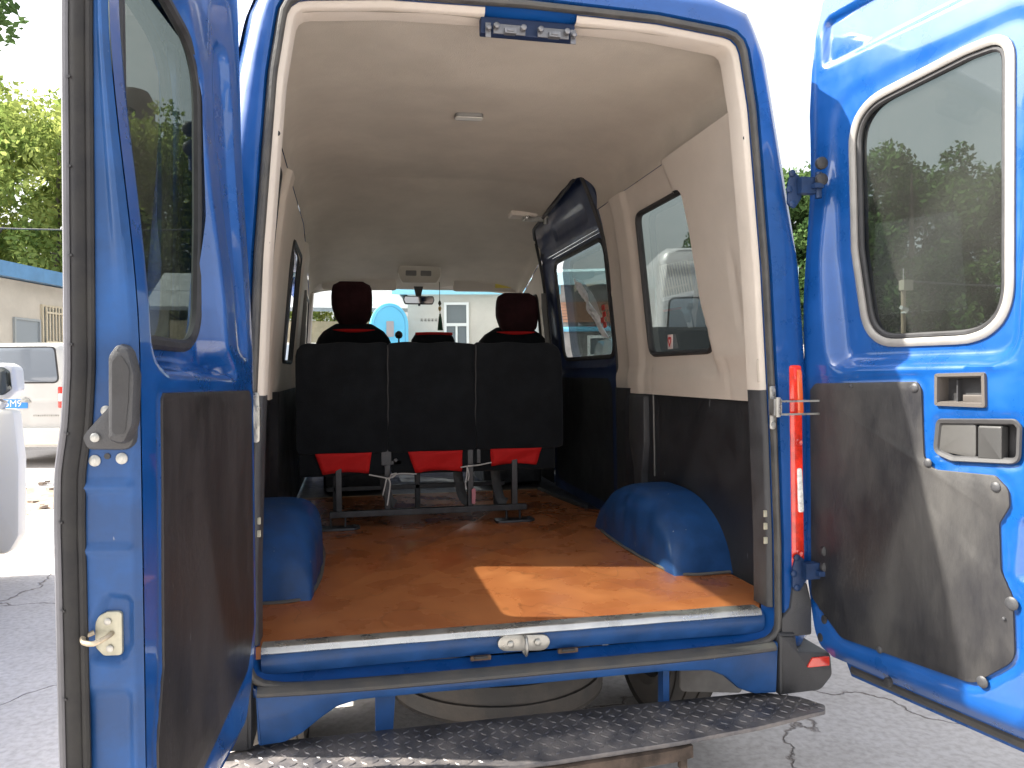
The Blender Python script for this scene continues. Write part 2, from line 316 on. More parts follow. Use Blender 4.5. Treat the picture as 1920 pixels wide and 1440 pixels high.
def field(name, mt, parent, A, B, step, f, rowA=None, holes=(), keep=None, ang=50, extra=None):
    nA = max(2, int(round((A[1]-A[0])/step))+1); nB = max(2, int(round((B[1]-B[0])/step))+1)
    bb = np.linspace(B[0], B[1], nB); t = np.linspace(0, 1, nA); T, BB = np.meshgrid(t, bb)
    if rowA: a0, a1 = rowA(bb); AA = a0[:, None]+(a1-a0)[:, None]*T
    else: AA = A[0]+(A[1]-A[0])*T
    BB = BB.copy(); alive = np.ones((nB-1, nA-1), bool)
    ca = (AA[:-1, :-1]+AA[1:, 1:])/2; cb = (BB[:-1, :-1]+BB[1:, 1:])/2
    for h in list(holes)+([keep] if keep is not None else []):
        inv = -1 if (keep is not None and h is keep) else 1
        alive &= inv*sdf(h, ca, cb) > 0
    for h in list(holes)+([keep] if keep is not None else []):
        d = sdf(h, AA, BB); e = 1e-4
        gx = (sdf(h, AA+e, BB)-d)/e; gy = (sdf(h, AA, BB+e)-d)/e
        # only vertices on the border between live and dead cells
        pad = np.zeros((nB+1, nA+1), int); pad[1:-1, 1:-1] = alive; pad[0] = pad[1]; pad[-1] = pad[-2]; pad[:, 0] = pad[:, 1]; pad[:, -1] = pad[:, -2]
        cnt = pad[:-1, :-1]+pad[1:, :-1]+pad[:-1, 1:]+pad[1:, 1:]
        bd = (cnt > 0) & (cnt < 4) & (np.abs(d) < step*.9)
        AA = np.where(bd, AA-d*gx, AA); BB = np.where(bd, BB-d*gy, BB)
    V = f(AA, BB).reshape(-1, 3); F = []
    for j, i in zip(*np.nonzero(alive)): k = j*nA+i; F.append((k, k+1, k+nA+1, k+nA))
    used = np.unique(np.array(F)); mp = -np.ones(len(V), int); mp[used] = np.arange(len(used))
    return mk(name, V[used], [tuple(mp[list(q)]) for q in F], mt, parent, ang, recalc=True)
def bez(z, pts):  # piecewise-linear lookup with slight smoothing
    x = [p[0] for p in pts]; y = [p[1] for p in pts]
    return sum(np.interp(np.asarray(z, float)+d, x, y) for d in (-.012, -.006, 0, .006, .012))/5
def plate(name, poly, mt, parent, fr, n0, n1, bev=.003): return MB().prism(poly, fr, n0, n1, bev).build(name, mt, parent)
def text_mesh(s, size, fr, a, b, n, mt, name, parent, shear=0):
    cu = bpy.data.curves.new('t', 'FONT'); cu.body = s; cu.size = size; cu.extrude = .001; cu.align_x = 'CENTER'; cu.align_y = 'CENTER'; cu.resolution_u = 3
    o = bpy.data.objects.new('t', cu); C.objects.link(o); dg = bpy.context.evaluated_depsgraph_get(); me = bpy.data.meshes.new_from_object(o.evaluated_get(dg))
    V = np.array([v.co[:] for v in me.vertices]); F = [tuple(p.vertices) for p in me.polygons]
    C.objects.unlink(o); bpy.data.objects.remove(o); bpy.data.curves.remove(cu); bpy.data.meshes.remove(me)
    if len(V) == 0: return None
    W_ = fr(V[:, 0]+a, V[:, 1]+b, V[:, 2]+n)
    return mk(name, W_, F, mt, parent, 30)

# ================================================================= THE VAN
van = empty('van', (0, 2.4, 0), 'blue high-roof van seen from behind with both rear doors swung open onto its loading bay', 'van')
XO = [(.45, .95), (.6, .975), (1.0, .985), (1.43, .97), (1.8, .94), (2.1, .90), (2.43, .83), (2.6, .76)]
XI = [(.6, .878), (.68, .877), (1.33, .868), (1.52, .86), (2.0, .815), (2.2, .785), (2.35, .745), (2.45, .70)]
def xo(z): return bez(z, XO)
def xi(z): return bez(z, XI)
LQ = rp([(.35, 1.50), (1.02, 1.50), (1.02, 2.235), (.37, 2.235)], .07)         # left quarter window
RQ = rp([(.54, 1.51), (1.19, 1.51), (1.19, 2.165), (.64, 2.165)], .06)
RQO = rp([(.30, 1.48), (1.40, 1.48), (1.40, 2.20), (.34, 2.20)], .07)
LW2 = rp([(1.95, 1.50), (2.60, 1.50), (2.60, 2.14), (1.95, 2.14)], .07)
SLW = rp([(1.74, 1.53), (2.72, 1.53), (2.72, 2.14), (1.74, 2.14)], .08)      # sliding door glass
CABW = rp([(3.22, 1.32), (4.18, 1.32), (4.02, 1.60), (3.78, 1.98), (3.22, 2.0)], .06)
SLD = rp([(1.66, .60), (2.98, .60), (2.98, 2.30), (2.86, 2.40), (1.66, 2.40)], .05)

# outer shell sides
for sgn, holes in ((-1, [offs(LQ, .05), LW2, CABW]), (1, [RQO, SLD, CABW])):
    def f(a, b, s=sgn): return np.stack([s*(xo(b)-.075*(1-sst(a, .0, .16))-.02*sst(a, 3.2, 4.3)), a, b], -1)
    def rowA(b): return np.full(len(b), .08), bez(b, [(.4, 4.55), (1.1, 4.55), (1.3, 4.4), (2.08, 3.85), (2.6, 2.6), (2.7, 2.2)])
    field('side_panel', PAINT, van, (.08, 4.5), (.45, 2.56), .03, f, rowA, holes)
# outer roof
mb = MB(); st = []
for Y in [.08, .15, .6, 1.2, 1.8, 2.2, 2.6, 3.1, 3.6, 3.95]:
    ztop = float(np.interp(Y, [0, .05, .15, 2.2, 3.95], [2.60, 2.62, 2.655, 2.70, 2.24])); zb = float(np.interp(Y, [0, .2, 2.2, 3.95], [2.50, 2.56, 2.58, 2.10]))
    xe = float(xo(zb))-.075*(1-float(sst(Y, 0, .16)))
    th = np.linspace(0, math.pi, 33); c, s = np.cos(th), np.sin(th)
    st.append(np.stack([xe*np.sign(c)*np.abs(c)**.6, np.full(33, Y), zb+(ztop-zb)*s**.6], 1))
mb.rings(st, closed=False).build('roof', PAINT, van)
# windscreen, bonnet, nose
mb = MB(); mb.rings([np.array([(x*.80, 3.95+.06*(1-x*x), 2.10+.05*(1-x*x)) for x in np.linspace(-1, 1, 13)]), np.array([(x*.90, 4.72+.12*(1-x*x), 1.28) for x in np.linspace(-1, 1, 13)])], closed=False)
mb.build('windscreen', CGL, van)
mb = MB()
for s in (-1, 1): mb.tube([(s*.83, 3.85, 2.12), (s*.88, 4.3, 1.72), (s*.93, 4.72, 1.28)], (.03, .05), 8)
each('windscreen_pillar', mb, PAINT, van)
mb = MB(); mb.rings([np.array([(x*w, y+.15*(1-x*x)*k, z-.08*abs(x)**3) for x in np.linspace(-1, 1, 13)]) for w, y, z, k in ((.95, 4.55, 1.28, .6), (.93, 4.9, 1.20, .7), (.92, 5.2, 1.08, .8), (.90, 5.36, .92, 1), (.90, 5.4, .6, 1), (.9, 5.36, .35, 1))], closed=False)
mb.build('bonnet', PAINT, van)
mb = MB()
for s in (-1, 1): mb.rings([np.array([(s*.955, 4.5, z) for z in (.45, .8, 1.2)]), np.array([(s*.93, 5.35, z) for z in (.4, .7, .95)])], closed=False)
each('front_wing', mb, PAINT, van)
# underfloor
mb = MB(); mb.box((0, 2.35, .615), (1.86, 4.5, .05)); mb.box((-.42, 2.3, .52), (.08, 4.3, .12)); mb.box((.42, 2.3, .52), (.08, 4.3, .12)); mb.build('chassis', STEEL, van)

# ---- interior side walls (beige above, black below)
def relief_right(a, b):
    r = .030*(1-sst(a-(.50+.32*(b-1.5)), .0, .05))*sst(b, 1.40, 1.5)              # broad rear pillar trim
    r = r+.014*sst(a, 1.25, 1.31)*(1-sst(a, 1.44, 1.50))  # middle pillar roll
    r = r-.004*sst(a, 1.50, 1.56)
    r = r-.010*np.exp(-((a-(.30+.12*(b-1.8)))/.018)**2)*sst(b, 1.55, 1.62)*(1-sst(b, 1.80, 1.9))
    r = r+.012*(1-sst(b, 1.40, 1.47))*sst(a, .12, .16)
    for ya in (.42, 1.18): r = r-.006*np.exp(-((a-ya-.05*(b-1.4))/.008)**2)*(1-sst(b, 1.47, 1.5))
    return r
def fR(a, b): return np.stack([xi(b)-relief_right(a, b)-.03*(1-sst(a, .02, .07)), a, b], -1)
def fL(a, b):
    r = .030*(1-sst(a-(.32+.1*(b-1.5)), 0, .05))+.022*sst(a, 1.12, 1.17)*(1-sst(a, 1.28, 1.33))+.02*sst(a, 2.64, 2.70)*(1-sst(a, 3.05, 3.1))-.010*np.exp(-((a-.62)/.006)**2)*0
    return np.stack([-(xi(b)-r-.03*(1-sst(a, .02, .07))), a, b], -1)
def zt(Y): return np.interp(Y, [0, 2.3, 3.0, 3.95], [2.30, 2.28, 2.20, 1.98])
def zc(Y): return bez(Y, [(0, 2.462), (.12, 2.492), (1.97, 2.49), (2.12, 2.468), (2.35, 2.437), (2.8, 2.375), (3.3, 2.278), (3.75, 2.17), (3.97, 2.10)])
def capZ(fn):   # keep wall tops under the falling front roof
    def g(a, b):
        k = (zt(a)-1.33)/(2.30-1.33); bz = np.where(b > 1.33, 1.33+(b-1.33)*k, b); P = fn(a, bz); P[..., 2] = bz; return P
    return g
def rwall(b): return np.full(len(b), .035), bez(b, [(1.0, 4.45), (1.33, 4.4), (2.30, 3.97)])
field('side_trim', BEIGE, van, (.035, 1.70), (1.33, 2.30), .017, capZ(fR), lambda b: (np.full(len(b), .035), np.full(len(b), 1.70)), [RQ, SLD])
field('pillar_trim', BEIGE, van, (2.95, 3.95), (1.33, 2.30), .018, capZ(fR), lambda b: (np.full(len(b), 2.95), rwall(b)[1]), [SLD, CABW])
field('side_trim', BEIGE, van, (.035, 3.95), (1.33, 2.30), .018, capZ(fL), rwall, [LQ, LW2, CABW])
field('wall_panel', BLACKP, van, (.035, 1.66), (.66, 1.355), .03, lambda a, b: np.stack([xi(b)+.006-.012*sst(a, 1.16, 1.18)-.02*(1-sst(a, .02, .07))-.03*sst(a, 1.32+.1*np.sin((b-.7)*4), 1.36+.1*np.sin((b-.7)*4))*(1-sst(a, 1.6, 1.66)), a, b], -1))
field('wall_panel', BLACKP, van, (2.98, 4.4), (.66, 1.355), .03, lambda a, b: np.stack([xi(b)+.006-.012*sst(a, 1.16, 1.18)-.02*(1-sst(a, .02, .07))-.03*sst(a, 1.32+.1*np.sin((b-.7)*4), 1.36+.1*np.sin((b-.7)*4))*(1-sst(a, 1.6, 1.66)), a, b], -1))
field('wall_panel', BLACKP, van, (.035, 4.4), (.66, 1.355), .03, lambda a, b: np.stack([-(xi(b)+.006-.02*(1-sst(a, .02, .07))-.03*sst(a, 1.5, 1.54)), a, b], -1))
# grey pillar foot strip on the right wall and a light bead
mb = MB(); mb.tube([(xi(z)-.005, 1.165, z) for z in np.linspace(.95, 1.33, 8)], .004, 6); mb.build('panel_edge_bead', PLASG, van)
mb = MB(); P = np.array([(1.22, 1.325), (1.42, 1.325), (1.42, 1.10), (1.36, .97), (1.34, .80), (1.25, .80), (1.25, .95), (1.22, 1.1)])
mb.prism(rp(P, .02), FS, .872, .835, .008).build('pillar_foot_cover', PLAS, van)

# ---- headlining
def fH(a, b):
    th = a/.9; zb, zz = zt(b), zc(b); xe = xi(zb)-.004; c, q = np.cos(th), np.clip(np.sin(th), 0, 1)
    dent = .005*np.exp(-((b-.62)/.10)**2)*q+.004*np.exp(-((b-1.45)/.14)**2)*q
    dent = dent+.0022*np.sin(a*7+2.2*np.sin(b*3.1))*np.sin(b*8.3+1.7*np.sin(a*4.2))*q+.0012*np.sin(a*17+b*5)*np.sin(b*19+a*3)*q
    return np.stack([xe*np.sign(c)*np.abs(c)**.62, b, zb+(zz-zb)*q**.42-dent], -1)
SLC = rp([(-.2, 1.66), (.60, 1.66), (.60, 2.70), (.40, 2.92), (-.2, 2.99)], [0, .07, .12, .1, 0])
field('headlining', LINER, van, (0, .9*math.pi), (.03, 3.97), .022, fH, None, [SLC], ang=60)
# header over the windscreen
mb = MB(); mb.rings([np.array([(x*.80, 3.90+.05*(1-x*x)+dy, 2.115+.035*(1-x*x)+dz) for x in np.linspace(-1, 1, 15)]) for dy, dz in ((-.12, .05), (-.10, .0), (-.02, -.035), (.03, -.04), (.05, 0))], closed=False).build('windscreen_header', BEIGE, van)
for s in (-1, 1):
    mb = MB(); mb.tube([(s*.80, 3.93, 2.08), (s*.845, 4.3, 1.72), (s*.89, 4.68, 1.28)], (.022, .045), 8); mb.build('pillar_trim', BEIGE, van)
# sun visors
for x0, x1 in ((-.72, -.15), (.28, .86)):
    mb = MB(); P = rp([(x0, 0), (x1, 0), (x1-.02, .17), (x0+.02, .17)], .03)
    fr = Fr((0, 3.86, 2.085), (1, 0, 0), (0, -.55, .83), (0, -.83, -.55)); mb.prism(P, fr, 0, .018, .006)
    v = mb.build('sun_visor', BEIGE, van)
    if x0 > 0: plate('warning_sticker', rp([(.62, .04), (.80, .04), (.80, .075), (.62, .075)], .004), mat('yellow_label', (.75, .62, .10), .5), v, fr, .0185, .0195, 0)
# roof console
fr = Fr((0, 3.62, 2.10), (1, 0, 0), (0, -.35, .94), (0, -.94, -.35))
mb = MB(); mb.prism(rp([(-.13, .02), (.13, .02), (.16, .08), (.15, .165), (-.15, .165), (-.16, .08)], .03), fr, -.06, .05, .015)
cons = mb.build('roof_console', mat('console_beige', (.5, .46, .39), .45), van)
for a, b in ((-.06, .10), (.05, .10)): plate('console_lamp', rp([(a-.045, b-.02), (a+.035, b-.02), (a+.035, b+.02), (a-.045, b+.02)], .008), PLASG, cons, fr, .05, .053, .001)
# ceiling dome lamp
mb = MB(); mb.prism(rp([(-.06, .925), (.005, .92), (.005, .955), (-.06, .96)], .012), FG, 2.492, 2.478, .003); o = mb.build('ceiling_lamp', PLASG, van); o.scale = (1.75, 1.9, 1)
mb = MB(); mb.prism(rp([(-.06, .928), (.005, .924), (.005, .945), (-.06, .949)], .008), FG, 2.4775, 2.474, .002); mb.build('lamp_lens', mat('lamp_lens', (.55, .53, .48), .3), o)

# ---- rear door aperture: seal, painted surround, lips
SEAL = rp([(-.68, .580), (0, .572), (.68, .580), (.792, .60), (.790, .9), (.777, 1.26), (.750, 1.76), (.708, 2.25), (.672, 2.465), (.4, 2.492), (0, 2.500), (-.4, 2.492), (-.672, 2.465), (-.708, 2.25), (-.750, 1.76), (-.777, 1.26), (-.790, .9), (-.792, .60)],
          [.3, 0, .3, .06, 0, 0, 0, 0, .07, 0, 0, 0, .07, 0, 0, 0, 0, .06], 7)
SEAL = resamp(SEAL, 240)
def loop(d, Y, P=SEAL): Q = offs(P, d); return np.stack([Q[:, 0], np.full(len(Q), Y), Q[:, 1]], 1)
OUT = np.array([(-.90, .535), (0, .525), (.90, .535), (.94, .60), (.928, 1.43), (.897, 1.80), (.775, 2.43), (.715, 2.56), (.6, 2.60), (0, 2.62), (-.6, 2.60), (-.715, 2.56), (-.77, 2.43), (-.897, 1.8), (-.928, 1.43), (-.94, .60)])
def raycast(P, c=(0, 1.5)):
    out = []
    for p in P:
        d = np.array(p)-c; best = 1e9
        for i in range(len(OUT)):
            a, b = OUT[i-1]-c, OUT[i]-c; e = b-a; den = d[0]*e[1]-d[1]*e[0]
            if abs(den) < 1e-9: continue
            t = (a[0]*e[1]-a[1]*e[0])/den; s = (a[0]*d[1]-a[1]*d[0])/den
            if t > 0 and -1e-6 <= s <= 1+1e-6: best = min(best, t)
        out.append(np.array(c)+d*best)
    return np.array(out)
OO = raycast(SEAL); MID = SEAL*.45+OO*.55
def l3(P, Y): return np.stack([P[:, 0], np.full(len(P), Y), P[:, 1]], 1)
mb = MB(); mb.rings([loop(-.022, .050), loop(-.014, .040), loop(-.004, .020), loop(0, .004), loop(.018, .002), loop(.024, -.012), l3(MID, -.010), l3(OO*.85+SEAL*.15, .012), l3(OO, .05), l3(OO+(OO-SEAL)*.30, .115)])
mb.build('rear_frame', PAINT, van, ang=60)
mb = MB(); mb.tube(loop(.002, -.010), (.014, .011), 10, True, flat=(0, 1, 0)); mb.tube(loop(.013, -.002), (.008, .005), 8, True, flat=(0, 1, 0)); mb.build('door_seal', mat('seal_rubber', (.045, .045, .046), .55, rvar=.12, vscale=10, var=.45, col2=(.085, .080, .072), bump=.12, bscale=60), van)
# front-facing lips of the trims round the opening
def ring_part(name, mt, loops, cond):
    mb = MB(); mb.rings(loops); c = np.vstack(mb.V)
    keep = [f for f in mb.F if cond(*c[list(f)].mean(0))]
    u = sorted({i for f in keep for i in f}); mp = {k: i for i, k in enumerate(u)}
    return mk(name, c[u], [tuple(mp[i] for i in f) for f in keep], mt, van, 60)
LP = [loop(.001, .016), loop(-.006, .008), loop(-.019, .014), loop(-.023, .022), loop(-.025, .09)]
ring_part('lip_trim', BEIGE, LP, lambda x, y, z: z > 1.37 and not (-.128 < x < .150 and z > 2.3))
ring_part('lip_panel', PLAS, LP, lambda x, y, z: .70 < z <= 1.37 and x > 0)
ring_part('lip_panel', PLAS, LP, lambda x, y, z: .70 < z <= 1.37 and x < 0)
for s_ in (1,):
    mb = MB()
    for x, z in ((.700, 2.164), (.734, 1.854), (-.702, 2.1), (-.733, 1.80)): mb.cyl((x, .018, z), (0, -1, 0), .007, .003, 10)
    each('trim_clip', mb, RUB, van)
for z0, z1 in ((.93, .965), (.98, 1.01)):
    pass
mb = MB()
for z in (.90, .945, .985): mb.box((.766, .016, z), (.014, .006, .022))
for z in (1.00, 1.035): mb.box((-.766, .016, z), (.012, .006, .02))
each('lamp_switch', mb, CREAMZ, van, .002)
# pull-cup in right lip trim
plate('trim_cup', rp([(.742, 1.40), (.760, 1.40), (.757, 1.475), (.740, 1.475)], .005), mat('cup_beige', (.42, .37, .31), .6), van, FX, -.022, -.018, .002)
# top latch brackets between the lips
mb = MB(); mb.box((.011, .045, 2.452), (.285, .03, .05)); mb.build('latch_mount', mat('latch_mount_navy', (.006, .020, .065), .6), van, .004)
for cx, d in ((-.050, 1), (.082, -1)):
    mb = MB(); z = 2.436
    mb.box((cx, .015, z), (.095, .006, .028)); mb.box((cx, .004, z-.010), (.034, .02, .016)); mb.box((cx-.0*d, -.004, z-.010), (.02, .012, .006))
    mb.cyl((cx-.04, .010, z+.004), (0, -1, 0), .009, .012, 12, dome=.003); mb.cyl((cx+.04, .010, z+.004), (0, -1, 0), .009, .012, 12, dome=.003)
    mb.box((cx-d*.062, .018, z-.004), (.016, .004, .042)); mb.cyl((cx-d*.062, .012, z-.002), (0, -1, 0), .008, .01, 12, dome=.003)
    mb.build('top_latch_bracket', STEEL if 0 else mat('bracket_grey', (.20, .20, .21), .4, .6, var=.2, vscale=20), van, .0015)

# ---- floor, sill
FLO = [(-.872, .035), (.752, .035), (.868, .20), (.868, 1.80), (.76, 1.86), (.735, 1.95), (.69, 2.30), (.66, 2.62), (-.872, 2.62)]
mb = MB(); mb.prism(rp(FLO, [0, 0, .02, .02, .05, .08, .1, .02, .0]), FG, .645, .68, .002); mb.build('plywood_floor', PLY, van)
box('floor_end_strip', mat('pale_edge', (.35, .24, .14), .5), van, (-.1, 2.63, .676), (1.54, .02, .012), .002)
mb = MB(); mb.box((0, 3.4, .60), (1.75, 1.6, .03)); mb.build('cab_floor', CABF, van)
box('step_well', mat('step_rubber', (.012, .012, .013), .7), van, (.83, 2.35, .56), (.34, 1.2, .04), .01)
mb = MB(); mb.tube([(.755, 1.87, .684), (.735, 1.96, .684), (.69, 2.3, .684), (.665, 2.6, .684)], (.01, .018), 8); mb.build('step_edge_rubber', RUB, van)
kp = MB(); kp.rings([np.array([(x, y, z+.006*(1-(x/.76)**2)) for x in np.linspace(-.765, .765, 21)]) for y, z in ((.05, .672), (.030, .668), (.020, .655), (.022, .625), (.034, .600))], closed=False)
kp.build('sill_face', PAINTD, van, ang=60)
mb = MB()
xs = np.linspace(-.762, .742, 60)
mb.rings([np.stack([xs, np.full(60, y)+.0004*np.sin(xs*23), np.full(60, z)+.0004*np.sin(xs*31+1)], 1) for y, z in ((.050, .6885), (.008, .6885), (.002, .686), (-.004, .672), (.001, .668), (.02, .668))], closed=False)
mb.build('sill_strip', ALU, van, ang=50)
# striker + slots
mb = MB(); a = np.linspace(math.pi/2, 1.5*math.pi, 9); cap = [(-.072+.028*math.cos(t), .642+.024*math.sin(t)) for t in a]+[(.03-.0+.028*math.cos(t), .636+.024*math.sin(t)) for t in a+math.pi]
mb.prism(cap, FX, -.02, -.010, .002); st = mb.build('striker_plate', ZINC, van)
mb = MB()
for x in (-.062, .020): mb.cyl((x, .008, .639), (0, -1, 0), .011, .004, 6, dome=.002)
each('bolt', mb, ZINC, st)
mb = MB(); mb.tube([(-.022, .010, .665), (-.022, -.022, .662), (-.022, -.028, .65), (-.022, -.028, .628), (-.022, -.022, .616), (-.022, .012, .613)], .0055, 8); mb.build('striker_loop', ZINC, st)
for x in (-.150, .115):
    mb = MB(); mb.box((x, .018, .603+.0), (.062, .012, .014)); mb.build('drain_slot', mat('rusty_slot', (.10, .065, .045), .8, var=.4, vscale=40), van, .003)
    mb = MB(); mb.box((x, .010, .607), (.040, .006, .007)); mb.build('slot_gap', RUB, van, .001)

# lower blue fascia with arched cut-outs
FAS = [(-.775, .590), (-.770, .432), (-.70, .436), (-.655, .455), (-.60, .495), (-.56, .520), (-.50, .533), (-.30, .534), (0, .531), (.40, .532), (.55, .522), (.60, .500), (.645, .458), (.70, .436), (.775, .432), (.780, .590), (.5, .575), (0, .568), (-.5, .573)]
mb = MB(); mb.prism(rp(FAS, [.0, .01, .03, .05, .05, .06, .05, 0, 0, 0, .05, .05, .05, .03, .01, 0, 0, 0, 0], 4), FX, -.03, .036, .010); mb.build('lower_fascia', PAINTD, van, ang=40)
xs = np.linspace(-.77, .77, 40)
mb = MB(); mb.rings([np.stack([xs, np.full(40, y), .572+.003*np.cos(xs*3)+.014*(np.abs(xs)/.77)**3+z], 1) for y, z in ((-.008, .010), (-.030, .006), (-.043, -.004), (-.044, -.012), (-.030, -.022))], closed=False).build('sill_rubber', RUBG, van)
# black corner bumpers and reflectors
for s in (-1, 1):
    P = [(s*.782, .62), (s*.842, .615), (s*.85, .56), (s*.965, .545), (s*.972, .47), (s*.93, .425), (s*.784, .422)]
    mb = MB(); mb.prism(rp(P, [.01, .01, .01, .02, .03, .04, .01]), FX, -.35, .035, .012); cb = mb.build('bumper_corner', PLAS, van)
    plate('reflector', rp([(s*.875, .505), (s*.955, .505), (s*.955, .535), (s*.895, .535)], .004), mat('reflector_red', (.6, .03, .015), .25, coat=1), cb, FX, .034, .040, .002)
    mb = MB(); mb.prism(rp([(s*.800, .60), (s*.905, .60), (s*.905, .70), (s*.89, .765), (s*.842, .775), (s*.830, .69), (s*.800, .66)], .010), FX, -.05, .022, .006); mb.build('corner_filler', PLAS, van)
# tail lamps
for s in (-1, 1):
    lamp = None
    redm = mat('lamp_red', (.75, .03, .012), .12, coat=1, var=.35, vscale=14, emis=None)
    P = [(s*.840, .785), (s*.886, .785), (s*.876, 1.455), (s*.832, 1.455)]
    mb = MB(); mb.prism(rp(P, .012), FX, -.06, .016, .008); lamp = mb.build('tail_lamp', redm, van)
    for z0, z1, mt in ((.99, 1.13, mat('lamp_clear', (.75, .75, .72), .12, coat=1, var=.25, vscale=60)), (1.30, 1.44, mat('lamp_amber', (.75, .12, .03), .15, coat=1))):
        mb = MB(); P = [(s*.860, z0), (s*.880, z0), (s*.873, z1), (s*.856, z1)]; mb.prism(rp(P, .008), FX, .016, .019, .002); mb.build('lens', mt, lamp)
    mb = MB()
    for zc_ in (.86, 1.21): mb.lathe([(.0, .0165), (.006, .0175), (.010, .020), (.012, .0175), (.013, .016)], (s*.864, 0, zc_), (0, -1, 0), 20)
    each('lamp_ring', mb, mat('lamp_ring', (.5, .02, .01), .2, coat=1), lamp)

# wheel arches in the bay
for s, y0, y1 in ((-1, .45, 1.40), (1, .45, 1.40)):
    mb = MB(); nY, nP = 41, 17; L = []
    for i in range(nY):
        t = -1+2*i/(nY-1); h = .268*max(0, 1-abs(t)**2.6)**.62; Y = .5*(y0+y1)+.5*(y1-y0)*t; row = []
        for k in range(nP):
            q = k/(nP-1); ang = q*math.pi/2
            xin = .635; wdt = .235
            x = .885-wdt*(math.cos(math.pi/2-ang))**.35 if False else .885-wdt*math.sin(ang)**.45
            zz = .676+h*max(0, math.cos(ang))**.42
            # pressed ribs
            rib = .005*math.sin(Y*46)*abs(math.sin(Y*46))*sst(np.array(q), .25, .5)*(1 if h > .05 else 0)
            row.append((s*(x-.02*(1-abs(t))+rib*.5), Y, zz))
        L.append(np.array(row))
    mb.rings(L, closed=False); arch = mb.build('wheel_arch', PAINTD, van, ang=60)
    pth = [(s*x, y, .684) for x, y in ((.87, y0-.005), (.72, y0-.005), (.66, y0+.06), (.635, y0+.25), (.63, .92), (.635, y1-.25), (.66, y1-.06), (.72, y1+.005), (.87, y1+.005))]
    mb = MB(); mb.tube(smooth_path(pth, 60), (.006, .009), 8, flat=(0, 0, 1)); mb.build('arch_sealing_bead', mat('sealant', (.12, .11, .10), .7), arch)

# ---- sliding door (right), closed
fs = lambda a, b: np.stack([xi(b)+.035+.012*sst(np.minimum(sdf(offs(SLW, .05), a, b), .03), -.005, .02)*-1+.010*np.exp(-((b-2.20)/.006)**2)+.010*np.exp(-((b-2.235)/.006)**2)-.014*sst(b, 1.44, 1.46)*(1-sst(b, 1.49, 1.51)) - .01*(sst(sdf(rp([(1.9, 2.27), (2.55, 2.27), (2.55, 2.36), (1.9, 2.36)], .02), a, b), -.006, .004)), a, b], -1)
sd = field('sliding_door', NAVY, van, (1.668, 3.02), (.60, 2.50), .02, fs, None, [SLW], ang=60)
mb = MB(); P = offs(SLW, .03); mb.prism(P, Fr((0, 0, 0), (0, 1, 0), (-.11, 0, 1), (1, 0, 0)), 1.105, 1.112); mb.build('window', MGL, sd)
for zz in (2.185, 2.205, 2.225, 1.465, 1.48):
    mb = MB(); mb.tube([(float(xi(zz))+.018, 1.76, zz), (float(xi(zz))+.018, 2.86, zz)], .0022, 6); mb.build('trim_line', mat('bright_edge', (.45, .5, .6), .2, .6, coat=1), sd)
mb = MB(); q = offs(SLW, .012); mb.tube(np.stack([xi(q[:, 1])+.02, q[:, 0], q[:, 1]], 1), (.010, .014), 8, True, flat=(1, 0, 0)); mb.build('window_gasket', RUB, sd)
field('lower_door_panel', BLACKP, sd, (1.78, 2.94), (.70, 1.40), .03, lambda a, b: np.stack([xi(b)+.010+0*a, a, b], -1), None, [], keep=rp([(1.79, .71), (2.93, .71), (2.93, 1.39), (1.79, 1.39)], .05))
mb = MB(); mb.box((.86, 2.84, 1.47), (.012, .03, .12)); mb.build('door_lock_rod', ZINC, sd, .003)
# crumpled white film stuck on the sliding glass
xs, zs = np.meshgrid(np.linspace(0, 1, 9), np.linspace(0, 1, 16))
Yf = 2.48-.40*(1-zs)-.16*xs+.012*np.sin(zs*19+xs*3); Zf = 1.665+.36*zs-.05*xs
Xf = .935-.11*(Zf-1.52)+.010*np.sin(xs*9+zs*13)-.012
V = np.stack([Xf, Yf, Zf], -1).reshape(-1, 3); F = [(j*9+i, j*9+i+1, j*9+i+10, j*9+i+9) for j in range(15) for i in range(8)]
mk('peeling_film', V, F, mat('white_film', (.75, .76, .78), .4, var=.15, vscale=25), sd, 40)
mb = MB()
for (y, z) in ((1.98, 1.80), (1.96, 1.76), (1.99, 1.73), (1.95, 1.70)): mb.prism(rp([(y-.03, z-.012), (y+.02, z-.018), (y+.03, z+.014), (y-.015, z+.018)], .006), FS, .895, .898)
mb.build('red_mark', mat('red_ink', (.6, .05, .04), .6), sd)
# door aperture seal curve and track bracket
q = np.array([p for p in np.roll(SLC, 0, 0) if p[0] > .02]); qq = fH(q[:, 0], q[:, 1]); qq = np.stack([qq[:, 0], q[:, 1], qq[:, 2]], 1)
pth = smooth_path([(xi(1.35)+.008, 1.658, 1.35), (xi(2.0)+.008, 1.658, 2.0)]+[tuple(p) for p in resamp(qq, 16, False)]+[(xi(2.0)-.004, 2.985, 2.0), (xi(1.4), 2.985, 1.4)], 90)
mb = MB(); mb.tube(pth, .010, 8); mb.build('sliding_door_seal', RUB, van)
# roof-side closing strip between lining and sliding door
mb = MB(); mb.rings([np.array([(x, y, z) for y in np.linspace(1.67, 3.05, 20)]) for x, z in ((.60, 2.52), (.70, 2.51), (.80, 2.44), (.86, 2.30))], closed=False).build('door_track', NAVY, van)
mb = MB(); mb.box((.54, 2.46, 2.425), (.17, .12, .065)); mb.build('track_cover', BEIGE, van, .012)
mb = MB(); mb.box((.60, 2.44, 2.382), (.13, .03, .028)); mb.cyl((.56, 2.42, 2.39), (0, -1, 0), .016, .012, 12, dome=.004); mb.cyl((.68, 2.44, 2.39), (0, 0, -1), .014, .035, 12); mb.box((.66, 2.43, 2.396), (.07, .012, .014)); mb.build('track_roller_arm', ZINC, van, .002)

